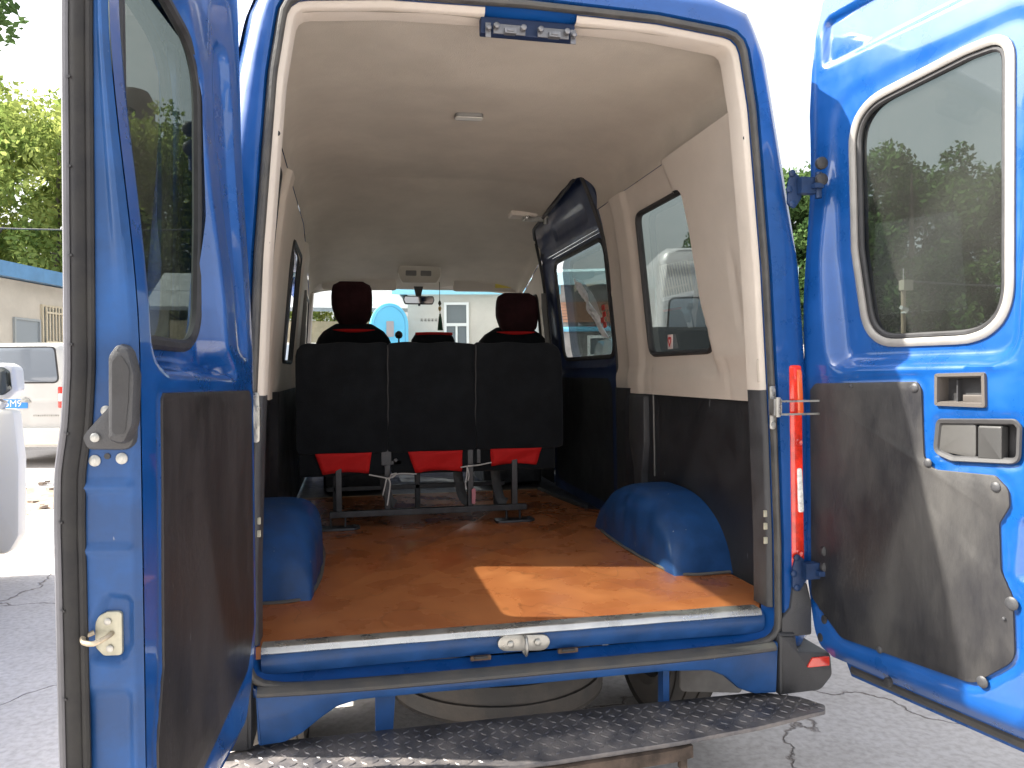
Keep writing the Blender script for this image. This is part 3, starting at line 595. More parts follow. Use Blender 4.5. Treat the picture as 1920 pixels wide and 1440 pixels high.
# ---- windows in the side walls
def side_glass(name, poly, s, gl, outer=None):
    P = offs(poly if outer is None else outer, .02); q = resamp(P, 80); zz = np.linspace(q[:, 1].min(), q[:, 1].max(), 2)
    fr = Fr((0, 0, 0), (0, 1, 0), (-s*.10, 0, 1), (s, 0, 0)); n = .895+.10*1.52
    mb = MB(); mb.prism(P, fr, n, n+.006); o = mb.build(name, gl, van)
    q = offs(poly, -.004); mb = MB(); mb.tube(np.stack([s*(xi(q[:, 1])+.005), q[:, 0], q[:, 1]], 1), (.016, .012), 8, True, flat=(1, 0, 0)); mb.build('gasket', RUB, o)
    return o
MG2 = glass('quarter_glass', (.42, .46, .44), .03)
side_glass('quarter_window', LQ, -1, MG2, offs(LQ, .05))
rq = side_glass('quarter_window', RQ, 1, glass('quarter_glass_right', (.24, .27, .255), .04), RQO)
side_glass('side_window', LW2, -1, glass('sun_blocking_glass', (.02, .024, .023), .01))  # tint set near black to keep a sun band off the floor
side_glass('cab_window', CABW, -1, CGL); side_glass('cab_window', CABW, 1, CGL)
fw = Fr((0, 0, 0), (0, -1, 0), (0, 0, 1), (-1, 0, 0))
stk = plate('sticker', rp([(-1.035, 1.535), (-.985, 1.535), (-.985, 1.60), (-1.035, 1.60)], .003), mat('sticker_pink', (.72, .60, .58), .5), rq, fw, -.882, -.879, 0)
h = np.array([(16*math.sin(t)**3, 13*math.cos(t)-5*math.cos(2*t)-2*math.cos(3*t)-math.cos(4*t)) for t in np.linspace(0, 2*math.pi, 24, endpoint=False)])
mb = MB(); hp = np.stack([-1.011+h[:, 0]*.0009, 1.571+h[:, 1]*.0014], 1); mb.tube(fw(hp[:, 0], hp[:, 1], -.877), .0022, 6, True); mb.build('heart_mark', mat('heart_red', (.45, .02, .02), .5), rq)

# ---- bench seat
bench = box('bench_seat', FAB, van, (-.115, 1.95, 1.03), (1.26, .46, .13), .03)
def cushion(name, mt, parent, c, d, rot=None, puff=.015, r=.04):
    # rounded pad whose faces bulge a little
    mb = MB(); c = np.array(c, float); hx, hy, hz = np.array(d)/2; L = []
    P0 = rp([(-hx, -hz), (hx, -hz), (hx, hz), (-hx, hz)], r, 6); P0 = resamp(P0, 64)
    for y, k in ((-1, -.008), (-.97, -.003), (-.8, 0), (0, 0), (.8, 0), (.97, -.003), (1, -.008)):
        Q = offs(P0, k); L.append(np.stack([Q[:, 0], np.full(64, y*hy), Q[:, 1]], 1))
    for sg, idx in ((-1, 0), (1, -1)):
        base = L[idx]
        inner = []
        for f_, b_ in ((.75, .6), (.5, .9), (.25, 1), (.02, 1.0)):
            q = base.copy(); q[:, 0] *= f_; q[:, 2] *= f_; q[:, 1] = sg*(hy+puff*b_); inner.append(q)
        L = (inner[::-1]+L) if sg < 0 else (L+inner)
    V = np.vstack(L)
    n0 = len(V)
    if rot is not None: L = [q@np.array(rot).T for q in L]
    out = []
    for q in L:
        k = np.clip(q[:, 2]/hz, 0, 1); q = q.copy(); q[:, 2] += k*(.004*np.sin(q[:, 0]*31+c[0]*9)-.006*(np.abs(q[:, 0]+c[0]+.11)/.66)**4); q[:, 1] += .003*np.sin(q[:, 0]*21+q[:, 2]*13); out.append(q+c)
    mb.rings(out, cap=True)
    return mb.build(name, mt, parent, ang=50)
tilt = Rx(R(-4))
for x0, x1 in ((-.772, -.335), (-.334, .102), (.103, .560)):
    cushion('backrest', FAB, bench, ((x0+x1)/2, 1.70, 1.315), (x1-x0+.004, .12, .545), tilt, .005, [.03 if x0 < -.7 else .004, .03 if x1 > .5 else .004, .075 if x1 > .5 else .010, .075 if x0 < -.7 else .010])
    xm = (x0+x1)/2
for (a0, a1, zt_, zb_, i0, i1) in ((-.685, -.416, 1.052, .948, .035, .015), (-.241, .031, 1.050, .942, .038, .002), (.172, .439, 1.052, .964, .007, .026)):
    xs = np.linspace(0, 1, 12); L = []
    for k, t in enumerate(np.linspace(0, 1, 6)):
        z = zt_+(zb_-zt_)*t
        L.append(np.array([(a0+i0*t+(a1-i1*t-a0-i0*t)*x, 1.612+.02*t+.006*math.sin(x*7+k), z+.010*math.sin(x*math.pi)*t) for x in xs]))
    mb = MB(); mb.rings(L, closed=False); fl = mb.build('cover_flap', RED, bench); m_ = fl.modifiers.new('s', 'SOLIDIFY'); m_.thickness = .004
    mb = MB(); mb.box(((a0+a1)/2, 1.66, 1.0), (a1-a0+.16, .05, .125)); mb.build('cover_skirt', FAB, bench, .012)
mb = MB()
for x in (-.334, .102): mb.tube([(x+.0012*math.sin(z*50), 1.6285+.072*(1.315-z), z) for z in np.linspace(1.06, 1.575, 24)], (.004, .003), 6)
each('seam', mb, mat('seam_grey', (.06, .06, .062), .9), bench)
mb = MB(); yb = 1.63
mb.box((-.13, yb, .752), (.98, .035, .030))
for x, zt_ in ((-.575, 1.0), (-.34, 1.06), (.073, 1.06), (.300, 1.0)): mb.box((x, yb+.01, (.76+zt_)/2), (.030, .026, zt_-.76))
for x in (-.615, -.545, .255, .325): mb.box((x, yb, .712), (.010, .018, .06))
mb.box((-.15, 2.15, .80), (1.0, .03, .026)); mb.box((-.15, 2.10, .93), (1.1, .03, .03))
for x in (-.60, -.15, .30): mb.box((x, 2.15, .80), (.03, .03, .24)); mb.box((x, 1.9, .955), (.04, .5, .03))
mb.build('seat_frame', STEEL, bench, .003)
for x in (-.575, .300):
    mb = MB(); mb.prism(rp([(x-.105, yb-.05), (x+.075, yb-.05), (x+.10, yb-.02), (x+.10, yb+.04), (x-.105, yb+.04)], .02), FG, .681, .692, .003); mb.cyl((x+.07, yb-.01, .69), (0, 0, 1), .010, .012, 6); mb.build('foot_plate', STEEL, bench)
mb = MB(); mb.box((-.345, 1.64, 1.02), (.05, .03, .07)); mb.box((-.30, 1.645, .995), (.06, .02, .02)); mb.box((.115, 1.64, 1.03), (.02, .03, .10)); mb.cyl((-.30, 1.62, 1.01), (0, -1, 0), .01, .008, 8); each('recliner_bracket', mb, STEEL, bench, .002)
mb = MB()
for x0, y0, z0, z1 in ((-.36, 1.72, 1.0, .78), (.02, 1.75, .98, .77), (.225, 1.80, .98, .75)): mb.tube(smooth_path([(x0, y0, z0), (x0+.01, y0, (z0+z1)/2), (x0+.03, y0-.02, z1+.02), (x0+.06, y0-.03, z1)], 12), (.006, .026), 8)
each('seat_belt_stalk', mb, RUB, bench)
mb = MB(); mb.prism(rp([(.075, .78), (.092, .78), (.095, .85), (.088, .86), (.075, .85)], .005), FX, -1.612, -1.606); mb.build('strap_tag', PINK, bench)
# cords tying the covers (loose things)
mb = MB(); zc0 = .935
mb.tube(smooth_path([(-.43, 1.60, .945), (-.36, 1.59, .93), (-.335, 1.588, .925), (-.29, 1.592, .945), (-.2, 1.60, .940)], 20), .0035, 6)
mb.tube(smooth_path([(-.345, 1.585, .93), (-.352, 1.58, .905), (-.36, 1.58, .87), (-.366, 1.583, .845)], 14), .0035, 6)
mb.tube(smooth_path([(-.338, 1.583, .93), (-.330, 1.576, .90), (-.336, 1.578, .85), (-.345, 1.58, .795)], 14), .004, 6)
mb.tube(smooth_path([(-.33, 1.585, .93), (-.325, 1.57, .945), (-.30, 1.575, .95), (-.31, 1.585, .935), (-.335, 1.58, .926)], 14), .0035, 6)
tag(mb.build('tie_cord', CORD), 'knotted pale grey cord hanging between the left and middle red seat flaps', 'cord', 'cords tying the seat covers')
mb = MB(); mb.tube(smooth_path([(.02, 1.602, .965), (.055, 1.592, .972), (.105, 1.592, .975), (.175, 1.602, .985)], 16), .0035, 6)
mb.tube(smooth_path([(.05, 1.59, .972), (.047, 1.58, .93), (.04, 1.583, .89), (.043, 1.583, .86)], 12), .0035, 6); mb.tube(smooth_path([(.05, 1.59, .972), (.057, 1.578, .93), (.052, 1.58, .90)], 10), .003, 6)
tag(mb.build('tie_cord', CORD), 'thin pale grey cord stretched between the middle and right red seat flaps', 'cord', 'cords tying the seat covers')

# ---- front seats
def loft_pad(name, mt, parent, secs, yd, dep=.14):
    # secs: (z, x_left, x_right); depth tapers at the ends
    L = []
    z0, z1 = secs[0][0], secs[-1][0]
    zz = np.linspace(z0, z1, 18); xl = np.interp(zz, [s[0] for s in secs], [s[1] for s in secs]); xr = np.interp(zz, [s[0] for s in secs], [s[2] for s in secs])
    for z, a, b in zip(zz, xl, xr):
        k = dep*(1-.5*((z-(z0+z1)/2)/((z1-z0)/2))**4); P = resamp(rp([(a, -k/2), (b, -k/2), (b, k/2), (a, k/2)], min(.045, k*.45), 5), 40)
        L.append(np.stack([P[:, 0], P[:, 1]+yd, np.full(40, z)], 1))
    c = L[-1].mean(0); L.append(L[-1]*.9+c*.1+np.array([0, 0, .006])); mb = MB(); mb.rings(L, cap=True); return mb.build(name, mt, parent, ang=50)
def front_seat(xc, zoff, wl, wr, hl, hr, ht, hb, lab):
    b = loft_pad('front_seat', FAB, van, [(1.0, xc-.26, xc+.26), (1.50, xc-.27, xc+.27), (1.632, wl, wr), (1.69+zoff, wl+.025, wr-.025), (1.735+zoff, wl+.07, wr-.07), (1.76+zoff, wl+.12, wr-.12)], 3.03, .16)
    h = loft_pad('headrest', MAROON, b, [(hb-.03, hl+.05, hr-.05), (hb+.01, hl+.025, hr-.012), (hb+.09, hl, hr-.004), (ht-.10, hl-.001, hr-.003), (ht-.045, hl+.003, hr-.006), (ht-.018, hl+.011, hr-.016), (ht-.005, hl+.024, hr-.030), (ht, hl+.042, hr-.05)], 3.0, .13)
    mb = MB(); 
    for x in (xc-.07, xc+.07): mb.tube([(x, 3.0, 1.6), (x, 3.0, hb+.02)], .007, 8)
    each('headrest_post', mb, STEEL, b)
    xs = np.linspace(-1, 1, 16); zr = 1.715+zoff*.6
    L = [np.array([(xc+x*.135, 2.948-.001, zr+.008 + e*(.010*(1-x*x)+.0015)-.006*(1-x*x)) for x in xs]) for e in (-1, 1)]
    mb = MB(); mb.rings(L, closed=False); r_ = mb.build('red_piping', RED, b); m_ = r_.modifiers.new('s', 'SOLIDIFY'); m_.thickness = .006
    mb = MB(); mb.box((xc, 3.3, 1.02), (.5, .5, .16)); mb.build('seat_cushion', FAB, b, .04)
    mb = MB(); mb.box((xc, 3.3, .80), (.42, .42, .3)); mb.build('seat_base', STEEL, b, .02)
    return b
front_seat(-.487, 0.0, -.735, -.240, -.630, -.362, 2.036, 1.79, '')
front_seat(.600, -.02, .345, .845, .472, .765, 1.975, 1.73, '')
ms = loft_pad('middle_seat', FAB, van, [(1.0, -.2, .26), (1.55, -.12, .19), (1.66, -.108, .184), (1.69, -.10, .178), (1.702, -.08, .16)], 3.02, .12)
xs = np.linspace(-.085, .165, 14); mb = MB(); mb.tube([(x, 2.975, 1.703-.004*((x-.04)/.12)**2) for x in xs], (.008, .010), 6); mb.build('red_piping', RED, ms)
mb = MB(); mb.tube([(-.19, 3.05, 1.45), (-.19, 3.05, 1.67)], .006, 8); mb.lathe([(.001, -.026), (.018, -.022), (.027, -.005), (.024, .012), (.012, .024), (.001, .027)], (-.19, 3.05, 1.695), (0, 0, 1), 16); mb.build('seat_side_knob', RUB, van)
# dashboard and steering wheel (mostly hidden)
mb = MB(); mb.rings([np.array([(x, y, z) for x in np.linspace(-.88, .88, 9)]) for y, z in ((4.0, .75), (3.98, 1.15), (4.08, 1.28), (4.4, 1.32), (4.75, 1.27))], closed=False).build('dashboard', PLAS, van)
mb = MB(); a = np.linspace(0, 2*math.pi, 32, endpoint=False); mb.tube([(-.49+.2*math.cos(t), 3.86+.11*math.sin(t), 1.30+.16*math.sin(t)) for t in a], .014, 8, True); mb.tube([(-.49, 4.05, 1.2), (-.49, 3.86, 1.3)], .03, 8); mb.tube([(-.68, 3.86, 1.30), (-.30, 3.86, 1.30)], .015, 6); mb.build('steering_wheel', RUB, van)
# interior mirror
mb = MB(); P = rp([(-.105, -.032), (.105, -.032), (.118, 0), (.110, .03), (-.110, .03), (-.118, 0)], .014); fr = Fr((-.002, 3.62, 1.985), (1, .05, 0), (0, 0, 1), (0, -1, 0)); mb.prism(P, fr, -.02, .01, .006)
im = mb.build('interior_mirror', RUB, van)
plate('mirror_glass', offs(P, -.007), mat('mirror_silver', (.5, .5, .52), .03, 1), im, fr, .0102, .012, 0)
mb = MB(); mb.rings([np.array([(-.002+x*w, 3.64, z) for x, z in ((-1, z0), (1, z0))]+[(-.002+w, 3.66, z0), (-.002-w, 3.66, z0)]) for w, z0 in ((.035, 2.09), (.022, 2.03), (.018, 2.005))], cap=True); mb.box((0, 3.615, 1.948), (.016, .02, .016)); mb.build('mirror_mount', RUB, im, .002)
# tassel hung from the header
mb = MB(); mb.tube([(.152, 3.60, 2.12), (.153, 3.60, 1.97)], .0025, 6, mi=0)
mb.lathe([(.001, .0), (.009, -.012), (.013, -.025), (.006, -.04), (.002, -.045)], (.153, 3.60, 1.985), (0, 0, 1), 10, mi=0)
mb.lathe([(.001, .0), (.010, -.006), (.013, -.018), (.008, -.034), (.002, -.04)], (.153, 3.60, 1.940), (0, 0, 1), 10, mi=1)
mb.lathe([(.002, .0), (.008, -.01), (.007, -.018), (.011, -.03), (.017, -.08), (.021, -.128), (.001, -.130)], (.155, 3.60, 1.885), (0, 0, 1), 14, mi=2)
mb.tube([(.153, 3.60, 1.905), (.154, 3.60, 1.88)], .002, 6, mi=0)
tas = mb.build('tassel_charm', None, None, mats=[mat('dark_string', (.05, .06, .03), .8), mat('gold_bead', (.6, .42, .15), .35, .3), mat('green_thread', (.01, .06, .025), .8, bump=.5, bscale=300)])
tag(tas, 'dark green tassel on a string with a gold bead hanging before the windscreen', 'tassel')
# seat belts at the B pillars
for s in (-1, 1):
    mb = MB(); x = s*.80; mb.tube([(x, 2.97, 1.98), (x, 2.95, 1.86), (s*.82, 2.93, 1.6), (s*.83, 2.93, 1.2)], (.004, .02), 6); mb.box((x, 2.96, 1.90), (.03, .03, .06)); mb.build('seat_belt', mat('belt_grey', (.16, .16, .15), .6), van, .003)

# ---- rear step plate, spare wheel, running gear
def step_poly(): return rp([(-.90, -.13), (-.86, -.03), (-.76, .018), (0, .020), (.745, .016), (.845, -.045), (.888, -.115), (.865, -.150), (.62, -.200), (.36, -.232), (0, -.257), (-.40, -.262), (-.72, -.245), (-.86, -.20)], [.03, .03, .02, 0, .02, .02, .02, .02, .1, 0, 0, 0, .05, .03])
mb = MB(); SP = step_poly(); mb.prism(SP, FG, .408, .420, .002)
k = 0
CHK = mat('worn_checker_steel', (.085, .085, .095), .45, .4, rvar=.18, vscale=9, var=.6, col2=(.23, .21, .20), bump=.2, bscale=70)
for i, x in enumerate(np.arange(-.88, .88, .030)):
    for j, y in enumerate(np.arange(-.25, .02, .030)):
        if sdf(SP, np.array(x), np.array(y)) > -.012: continue
        a = R(40) if (i+j) % 2 else R(-50); c_, s_ = math.cos(a), math.sin(a)
        L = [(-.014, 0), (-.007, .0032), (0, .0042), (.007, .0032), (.014, 0), (.007, -.0032), (0, -.0042), (-.007, -.0032)]
        v = [(x+p*c_-q*s_, y+p*s_+q*c_, .4198) for p, q in L]+[(x+p*.65*c_-q*.4*s_, y+p*.65*s_+q*.4*c_, .4222) for p, q in L]
        mb.add(v, [(t, (t+1) % 8, (t+1) % 8+8, t+8) for t in range(8)]+[tuple(range(8, 16))])
stp = mb.build('rear_step', CHK, van, ang=25)
mb = MB(); mb.rings([np.array([(x, float(np.interp(x, [-.72, 0, .36, .40], [-.25, -.262, -.238, -.225]))+dy, z) for x in np.linspace(-.72, .40, 20)]) for dy, z in ((.01, .405), (-.008, .404), (-.010, .372), (.0, .370))], closed=False); mb.box((-.40, -.255, .36), (.03, .02, .03)); mb.box((.37, -.23, .36), (.02, .02, .03)); mb.build('step_edge_angle', mat('rusty_steel', (.10, .072, .055), .7, .3, var=.5, vscale=12), stp, 0)
mb = MB(); mb.tube(smooth_path([(.10, -.2, .38), (.16, -.21, .345), (.22, -.20, .35), (.30, -.2, .375)], 14), .006, 6); mb.tube([(.2, -.2, .36), (.23, -.21, .33)], .005, 6); mb.build('step_brace', RUB, stp)
mb = MB(); mb.rings([np.array([(-.455, .02, z0), (-.455+w, .02, z0), (-.455+w, .06, z0), (-.455, .06, z0)]) for w, z0 in ((.06, .56), (.05, .42), (.035, .40))], cap=True)
mb.rings([np.array([(.42, .02, z0), (.42+w, .02, z0), (.42+w, .06, z0), (.42, .06, z0)]) for w, z0 in ((.02, .56), (.02, .40))], cap=True); each('step_hanger', mb, PAINTD, stp)
def tyre(name, c, ax, R_=.36, w=.20, parent=van, rim=True):
    mb = MB(); h = w/2
    pr = [(R_*.62, -h*.75), (R_*.70, -h*.95), (R_*.85, -h), (R_*.94, -h*.93), (R_*.985, -h*.78)]
    for k in (-.5, -.17, .17, .5): pr += [(R_*.998, (k-.12)*w*.8), (R_*.998, (k-.03)*w*.8), (R_*.975, (k-.02)*w*.8), (R_*.975, (k+.02)*w*.8), (R_*.998, (k+.03)*w*.8)]
    pr += [(R_*.985, h*.78), (R_*.94, h*.93), (R_*.85, h), (R_*.70, h*.95), (R_*.62, h*.75)]
    mb.lathe(pr, c, ax, 56); t = mb.build(name, TYRE, parent, ang=25)
    if rim:
        mb = MB(); mb.lathe([(R_*.63, -h*.75), (R_*.60, -h*.5), (R_*.58, 0), (R_*.5, h*.3), (R_*.28, h*.5), (R_*.25, h*.75), (R_*.02, h*.8)], c, ax, 40); mb.build('rim', mat('rim_steel', (.28, .28, .28), .45, .6), t)
    return t
tyre('spare_tyre', (.0, .56, .415), (0, 0, -1), .385, .235)
mb = MB(); mb.box((0, .60, .555), (.10, 1.1, .02)); mb.box((0, .26, .555), (.5, .04, .03)); mb.build('spare_carrier', STEEL, van, .004)
for s in (-1, 1):
    tyre('rear_wheel', (s*.80, .92, .345), (s, 0, 0), .345, .22); tyre('front_wheel', (s*.82, 4.45, .345), (s, 0, 0), .345, .2)
mb = MB(); mb.tube([(-.75, .92, .345), (.75, .92, .345)], .05, 10); mb.lathe([(.01, -.12), (.1, -.1), (.14, 0), (.1, .1), (.01, .12)], (0, .92, .345), (0, 1, 0), 16); mb.build('rear_axle', STEEL, van)
mb = MB(); mb.prism(rp([(.67, .44), (.92, .44), (.92, .22), (.67, .25)], .02), FX, -.46, -.45, .002); mb.build('mudflap', mat('mudflap_grey', (.12, .115, .11), .8, var=.3), van)

# ---- hinges, check straps
def hinge(s, z, x=.846):
    mb = MB(); mb.prism(rp([(s*(x-.024), z-.045), (s*(x+.0), z-.060), (s*(x+.024), z-.025), (s*(x+.018), z+.042), (s*(x-.008), z+.060), (s*(x-.022), z+.02)], .010), FX, .016, .024, .002)
    mb.box((s*(x+.035), -.035, z+.01), (.055, .03, .05)); mb.box((s*(x+.055), -.05, z+.005), (.03, .04, .015))
    for dz in (-.045, 0, .05): mb.cyl((s*(x+(-.01 if dz else -.02)), -.022, z+dz), (0, -1, 0), .011, .006, 8, dome=.003)
    mb.tube([(s*(x+.065), -.05, z-.03), (s*(x+.065), -.05, z+.05)], .010, 8)
    h_ = mb.build('door_hinge', mat('hinge_navy', (.008, .028, .085), .5, var=.2, vscale=20, chips=.5), van, .002)
    mb = MB()
    for dz in (.075, .025): mb.cyl((s*(x+.068), -.055, z+dz), (0, -1, 0), .019, .012, 18, dome=.006)
    each('rubber_stop', mb, RUB, h_)
hinge(1, 2.00); hinge(1, .80, .86); hinge(-1, 2.0)
for s in (-1, 1):
    mb = MB(); zz = 1.325; x = s*.765
    mb.prism(rp([(x-.010, zz-.07), (x+.010, zz-.07), (x+.012, zz), (x+.010, zz+.065), (x-.010, zz+.065)], .008), FX, .026, .032, .002)
    mb.box((x, -.045, zz), (.028, .03, .05)); mb.tube([(x, -.06, zz-.03), (x, -.06, zz+.03)], .008, 8)
    for dz in (-.055, .052): mb.cyl((x, -.03, zz+dz), (0, -1, 0), .007, .006, 8)
    if s > 0:
        for dz in (-.022, .018): mb.box(((.775+.895)/2, -.065, zz+dz), (.13, .010, .006))
    else:
        mb.box((x-.01, -.06, zz), (.04, .012, .03))
    mb.build('check_strap', ZINC, van, .002)

# ================================================================= REAR DOORS (parts of the van)
sm = lambda *a: sst(*a)
# ---- right door, open
aR = R(12); FRR = Fr((.915, -.03, 0), (math.sin(aR), -math.cos(aR), 0), (0, 0, 1), (-math.cos(aR), -math.sin(aR), 0))
WR = rp([(.160, 1.522), (.568, 1.522), (.568, 2.256), (.46, 2.258), (.10, 2.222), (.112, 1.80)], [.11, .13, .09, 0, .12, 0], 9)
REC = rp([(.045, 1.435), (.63, 1.44), (.665, 2.335), (.0, 2.305), (.0, 1.80)], [.08, .1, .1, .13, 0], 9)
TOPR = rp([(-.018, 2.385), (.60, 2.400), (.60, 2.56), (-.012, 2.54)], .035, 7)
PAN = rp([(-.018, .72), (.10, .625), (.52, .640), (.625, .735), (.619, .887), (.590, .945), (.586, 1.06), (.611, 1.105), (.609, 1.145), (.575, 1.176), (.41, 1.172), (.380, 1.20), (.372, 1.385), (.358, 1.405), (0.0, 1.396), (-.022, 1.375)], [.04, .05, .06, .06, .04, .04, .03, .03, .03, .02, .03, .03, .02, .015, .015, .012])
HAND = rp([(.405, 1.215), (.46, 1.198), (.637, 1.208), (.640, 1.300), (.625, 1.318), (.415, 1.308)], [.03, .03, .03, .02, .02, .02])
CUP = rp([(.413, 1.341), (.553, 1.341), (.551, 1.430), (.413, 1.427)], .008)
POCK = rp([(.625, .925), (.715, .93), (.715, 1.09), (.635, 1.08)], .02)
def wfac(poly, a, b, w=.03): return 1-sst(sdf(poly, a, b), -w, 0)
def nR(a, b):
    n = -.045*sst(b, 1.50, 2.2)
    w = 1-sst(sdf(REC, a, b), -.045, .004); n = n*(1-w)+(-.052)*w
    n = n-.016*wfac(TOPR, a, b, .014)
    d = sdf(PAN, a, b); n = n-.005*np.exp(-((d-.008)/.006)**2)+.004*np.exp(-((d-.026)/.010)**2)*0
    n = n-.006*wfac(offs(HAND, .016), a, b, .01)-.012*wfac(POCK, a, b, .012)
    n = n-.03*(1-sst(b, .535, .60))**2-.006*(1-sst(a, -.06, -.03))**2
    n = n+.008*np.exp(-((b-1.445)/.012)**2)*sst(a, .1, .16)*(1-sst(a, .55, .65))
    return n
def rowR(b): return bez(b, [(.52, .06), (.56, .02), (.62, -.008), (.75, -.034), (.92, -.048), (1.43, -.052), (1.67, -.064), (2.02, -.066), (2.26, -.076), (2.4, -.066), (2.5, -.045), (2.60, -.010)]), bez(b, [(.52, .73), (1.5, .73), (2.3, .71), (2.5, .68), (2.6, .62)])
rd = field('rear_door', PAINT, van, (-.045, .73), (.542, 2.60), .0095, lambda a, b: FRR(a, b, nR(a, b)), rowR, [offs(WR, -.003), offs(HAND, -.01), offs(CUP, -.008)], ang=60)
tag(rd, 'right rear door swung open, its inner face partly in sun')
# outer skin + edge return
def nout(b): return bez(b, [(.5, -.105), (1.2, -.118), (1.35, -.110), (1.5, -.098), (2.6, -.098)])
def rowRo(b): a0, a1 = rowR(b); return a0-.008, a1+.012
field('outer_skin', PAINT, rd, (-.045, .74), (.475, 2.62), .02, lambda a, b: FRR(a, b, nout(b)), rowRo, [offs(WR, -.003)])
def edge_loop(rows, zlo, zhi, inner, N=60):
    zz = np.linspace(zlo, zhi, N); a0, a1 = rows(zz)
    return np.vstack([np.stack([a0, zz], 1), np.stack([a1, zz], 1)[::-1]])
Ein = edge_loop(rowR, .542, 2.60, True); Eo = edge_loop(rowRo, .475, 2.62, False)
L1 = FRR(Ein[:, 0], Ein[:, 1], nR(Ein[:, 0], Ein[:, 1])); L2 = FRR(Ein[:, 0], Ein[:, 1], np.full(len(Ein), -.075)); L3 = FRR(Eo[:, 0], Eo[:, 1], nout(Eo[:, 1])+.012); L4 = FRR(Eo[:, 0], Eo[:, 1], nout(Eo[:, 1]))
MB().rings([L1, L2, L3, L4]).build('door_edge', PAINT, rd, ang=50)
# glass, silver gasket and black inner gasket
mb = MB(); mb.prism(offs(WR, .01), FRR, -.072, -.067); wn_ = mb.build('window', glass('rear_door_glass', (.19, .225, .215), .05, 0, .35), rd)
q = resamp(offs(WR, .008), 140); mb = MB(); mb.tube(FRR(q[:, 0], q[:, 1], -.050), (.008, .0125), 8, True, flat=FRR.n); mb.build('outer_gasket', SILV, wn_)
q = resamp(offs(WR, -.010), 140); mb = MB(); mb.tube(FRR(q[:, 0], q[:, 1], -.060), (.008, .009), 8, True, flat=FRR.n); mb.build('inner_gasket', RUB, wn_)
# board
pb = plate('door_board', PAN, BOARD2, rd, FRR, -.004, .0045, .002)
for (a, b, r_) in ((.352, 1.388, .0125), (.393, 1.188, .012), (.578, 1.148, .0125), (.618, .872, .0165), (.545, .655, .015), (.60, .83, .005), (.24, .635, .01), (.14, 1.39, .007)):
    mb = MB(); p = FRR(np.array(a), np.array(b), .0045); mb.cyl(p, FRR.n, r_, .002, 20, dome=.004); mb.build('trim_stud', PLAS, pb)
# handle
mb = MB(); Q = offs(HAND, -.012)
mb.rings([FRR(*HAND.T, .001), FRR(*offs(HAND, -.003).T, .006), FRR(*Q.T, .003), FRR(*offs(HAND, -.016).T, -.004)]); hd = mb.build('door_handle', PLASG if 0 else mat('handle_surround', (.05, .05, .052), .45, rvar=.1), rd)
plate('handle_plate', rp([(.420, 1.222), (.522, 1.212), (.522, 1.300), (.424, 1.300)], .012), mat('handle_grey', (.065, .064, .062), .5, var=.1), hd, FRR, -.01, -.002, .002)
plate('handle_recess', rp([(.515, 1.205), (.632, 1.212), (.63, 1.31), (.515, 1.305)], .012), RUB, hd, FRR, -.034, -.030, 0)
plate('handle_lever', rp([(.530, 1.212), (.592, 1.214), (.592, 1.298), (.530, 1.296)], .006), mat('handle_grey2', (.045, .045, .045), .42), hd, FRR, -.02, .004, .005)
# square cup
mb = MB(); mb.rings([FRR(*CUP.T, .0), FRR(*offs(CUP, -.001).T, .008), FRR(*offs(CUP, -.009).T, .008), FRR(*offs(CUP, -.012).T, .0), FRR(*offs(CUP, -.014).T, -.03)]); cup = mb.build('pull_cup', mat('cup_frame', (.085, .075, .068), .5), rd, ang=30)
plate('cup_floor', offs(CUP, -.005), RUB, cup, FRR, -.034, -.030, 0)
plate('cup_tab', rp([(.485, 1.350), (.542, 1.350), (.542, 1.372), (.485, 1.372)], .002), mat('cup_frame', (.16, .14, .12)), cup, FRR, -.03, -.004, .002)
plate('cup_rib', rp([(.462, 1.352), (.466, 1.352), (.466, 1.41), (.462, 1.41)], .001), PLAS, cup, FRR, -.03, -.012, .001)
mb = MB()
for a, b in ((.655, 1.02), (.70, 1.0)): mb.prism(rp([(a-.008, b-.004), (a+.008, b-.004), (a+.008, b+.004), (a-.008, b+.004)], .003), FRR, -.0125, -.0105)
each('slot_hole', mb, RUB, rd)
mb = MB()
for a, b in ((.018, .70), (.03, .66), (.015, .60), (.26, .548)): mb.prism([(a+.011*math.cos(t), b+.014*math.sin(t)) for t in np.linspace(0, 2*math.pi, 16, endpoint=False)], FRR, -.012, .0008, .001)
each('drain_plug', mb, RUB, rd)
mb = MB(); q = np.array([(a, .500) for a in np.linspace(.06, .73, 30)]); mb.tube(FRR(q[:, 0], q[:, 1], -.088), (.010, .014), 8); mb.build('bottom_seal', RUBG, rd)
mb = MB(); mb.prism(rp([(.662, .60), (.722, .60), (.722, .70), (.70, .72), (.668, .66)], .01), FRR, .0, .012, .003); mb.build('lower_latch', mat('latch_tan', (.45, .42, .34), .5), rd)
mb = MB(); q = np.array([(.726, z) for z in np.linspace(.56, 2.50, 60)]); mb.tube(FRR(q[:, 0], q[:, 1], -.082), (.012, .010), 8); mb.build('edge_seal', RUBG, rd)

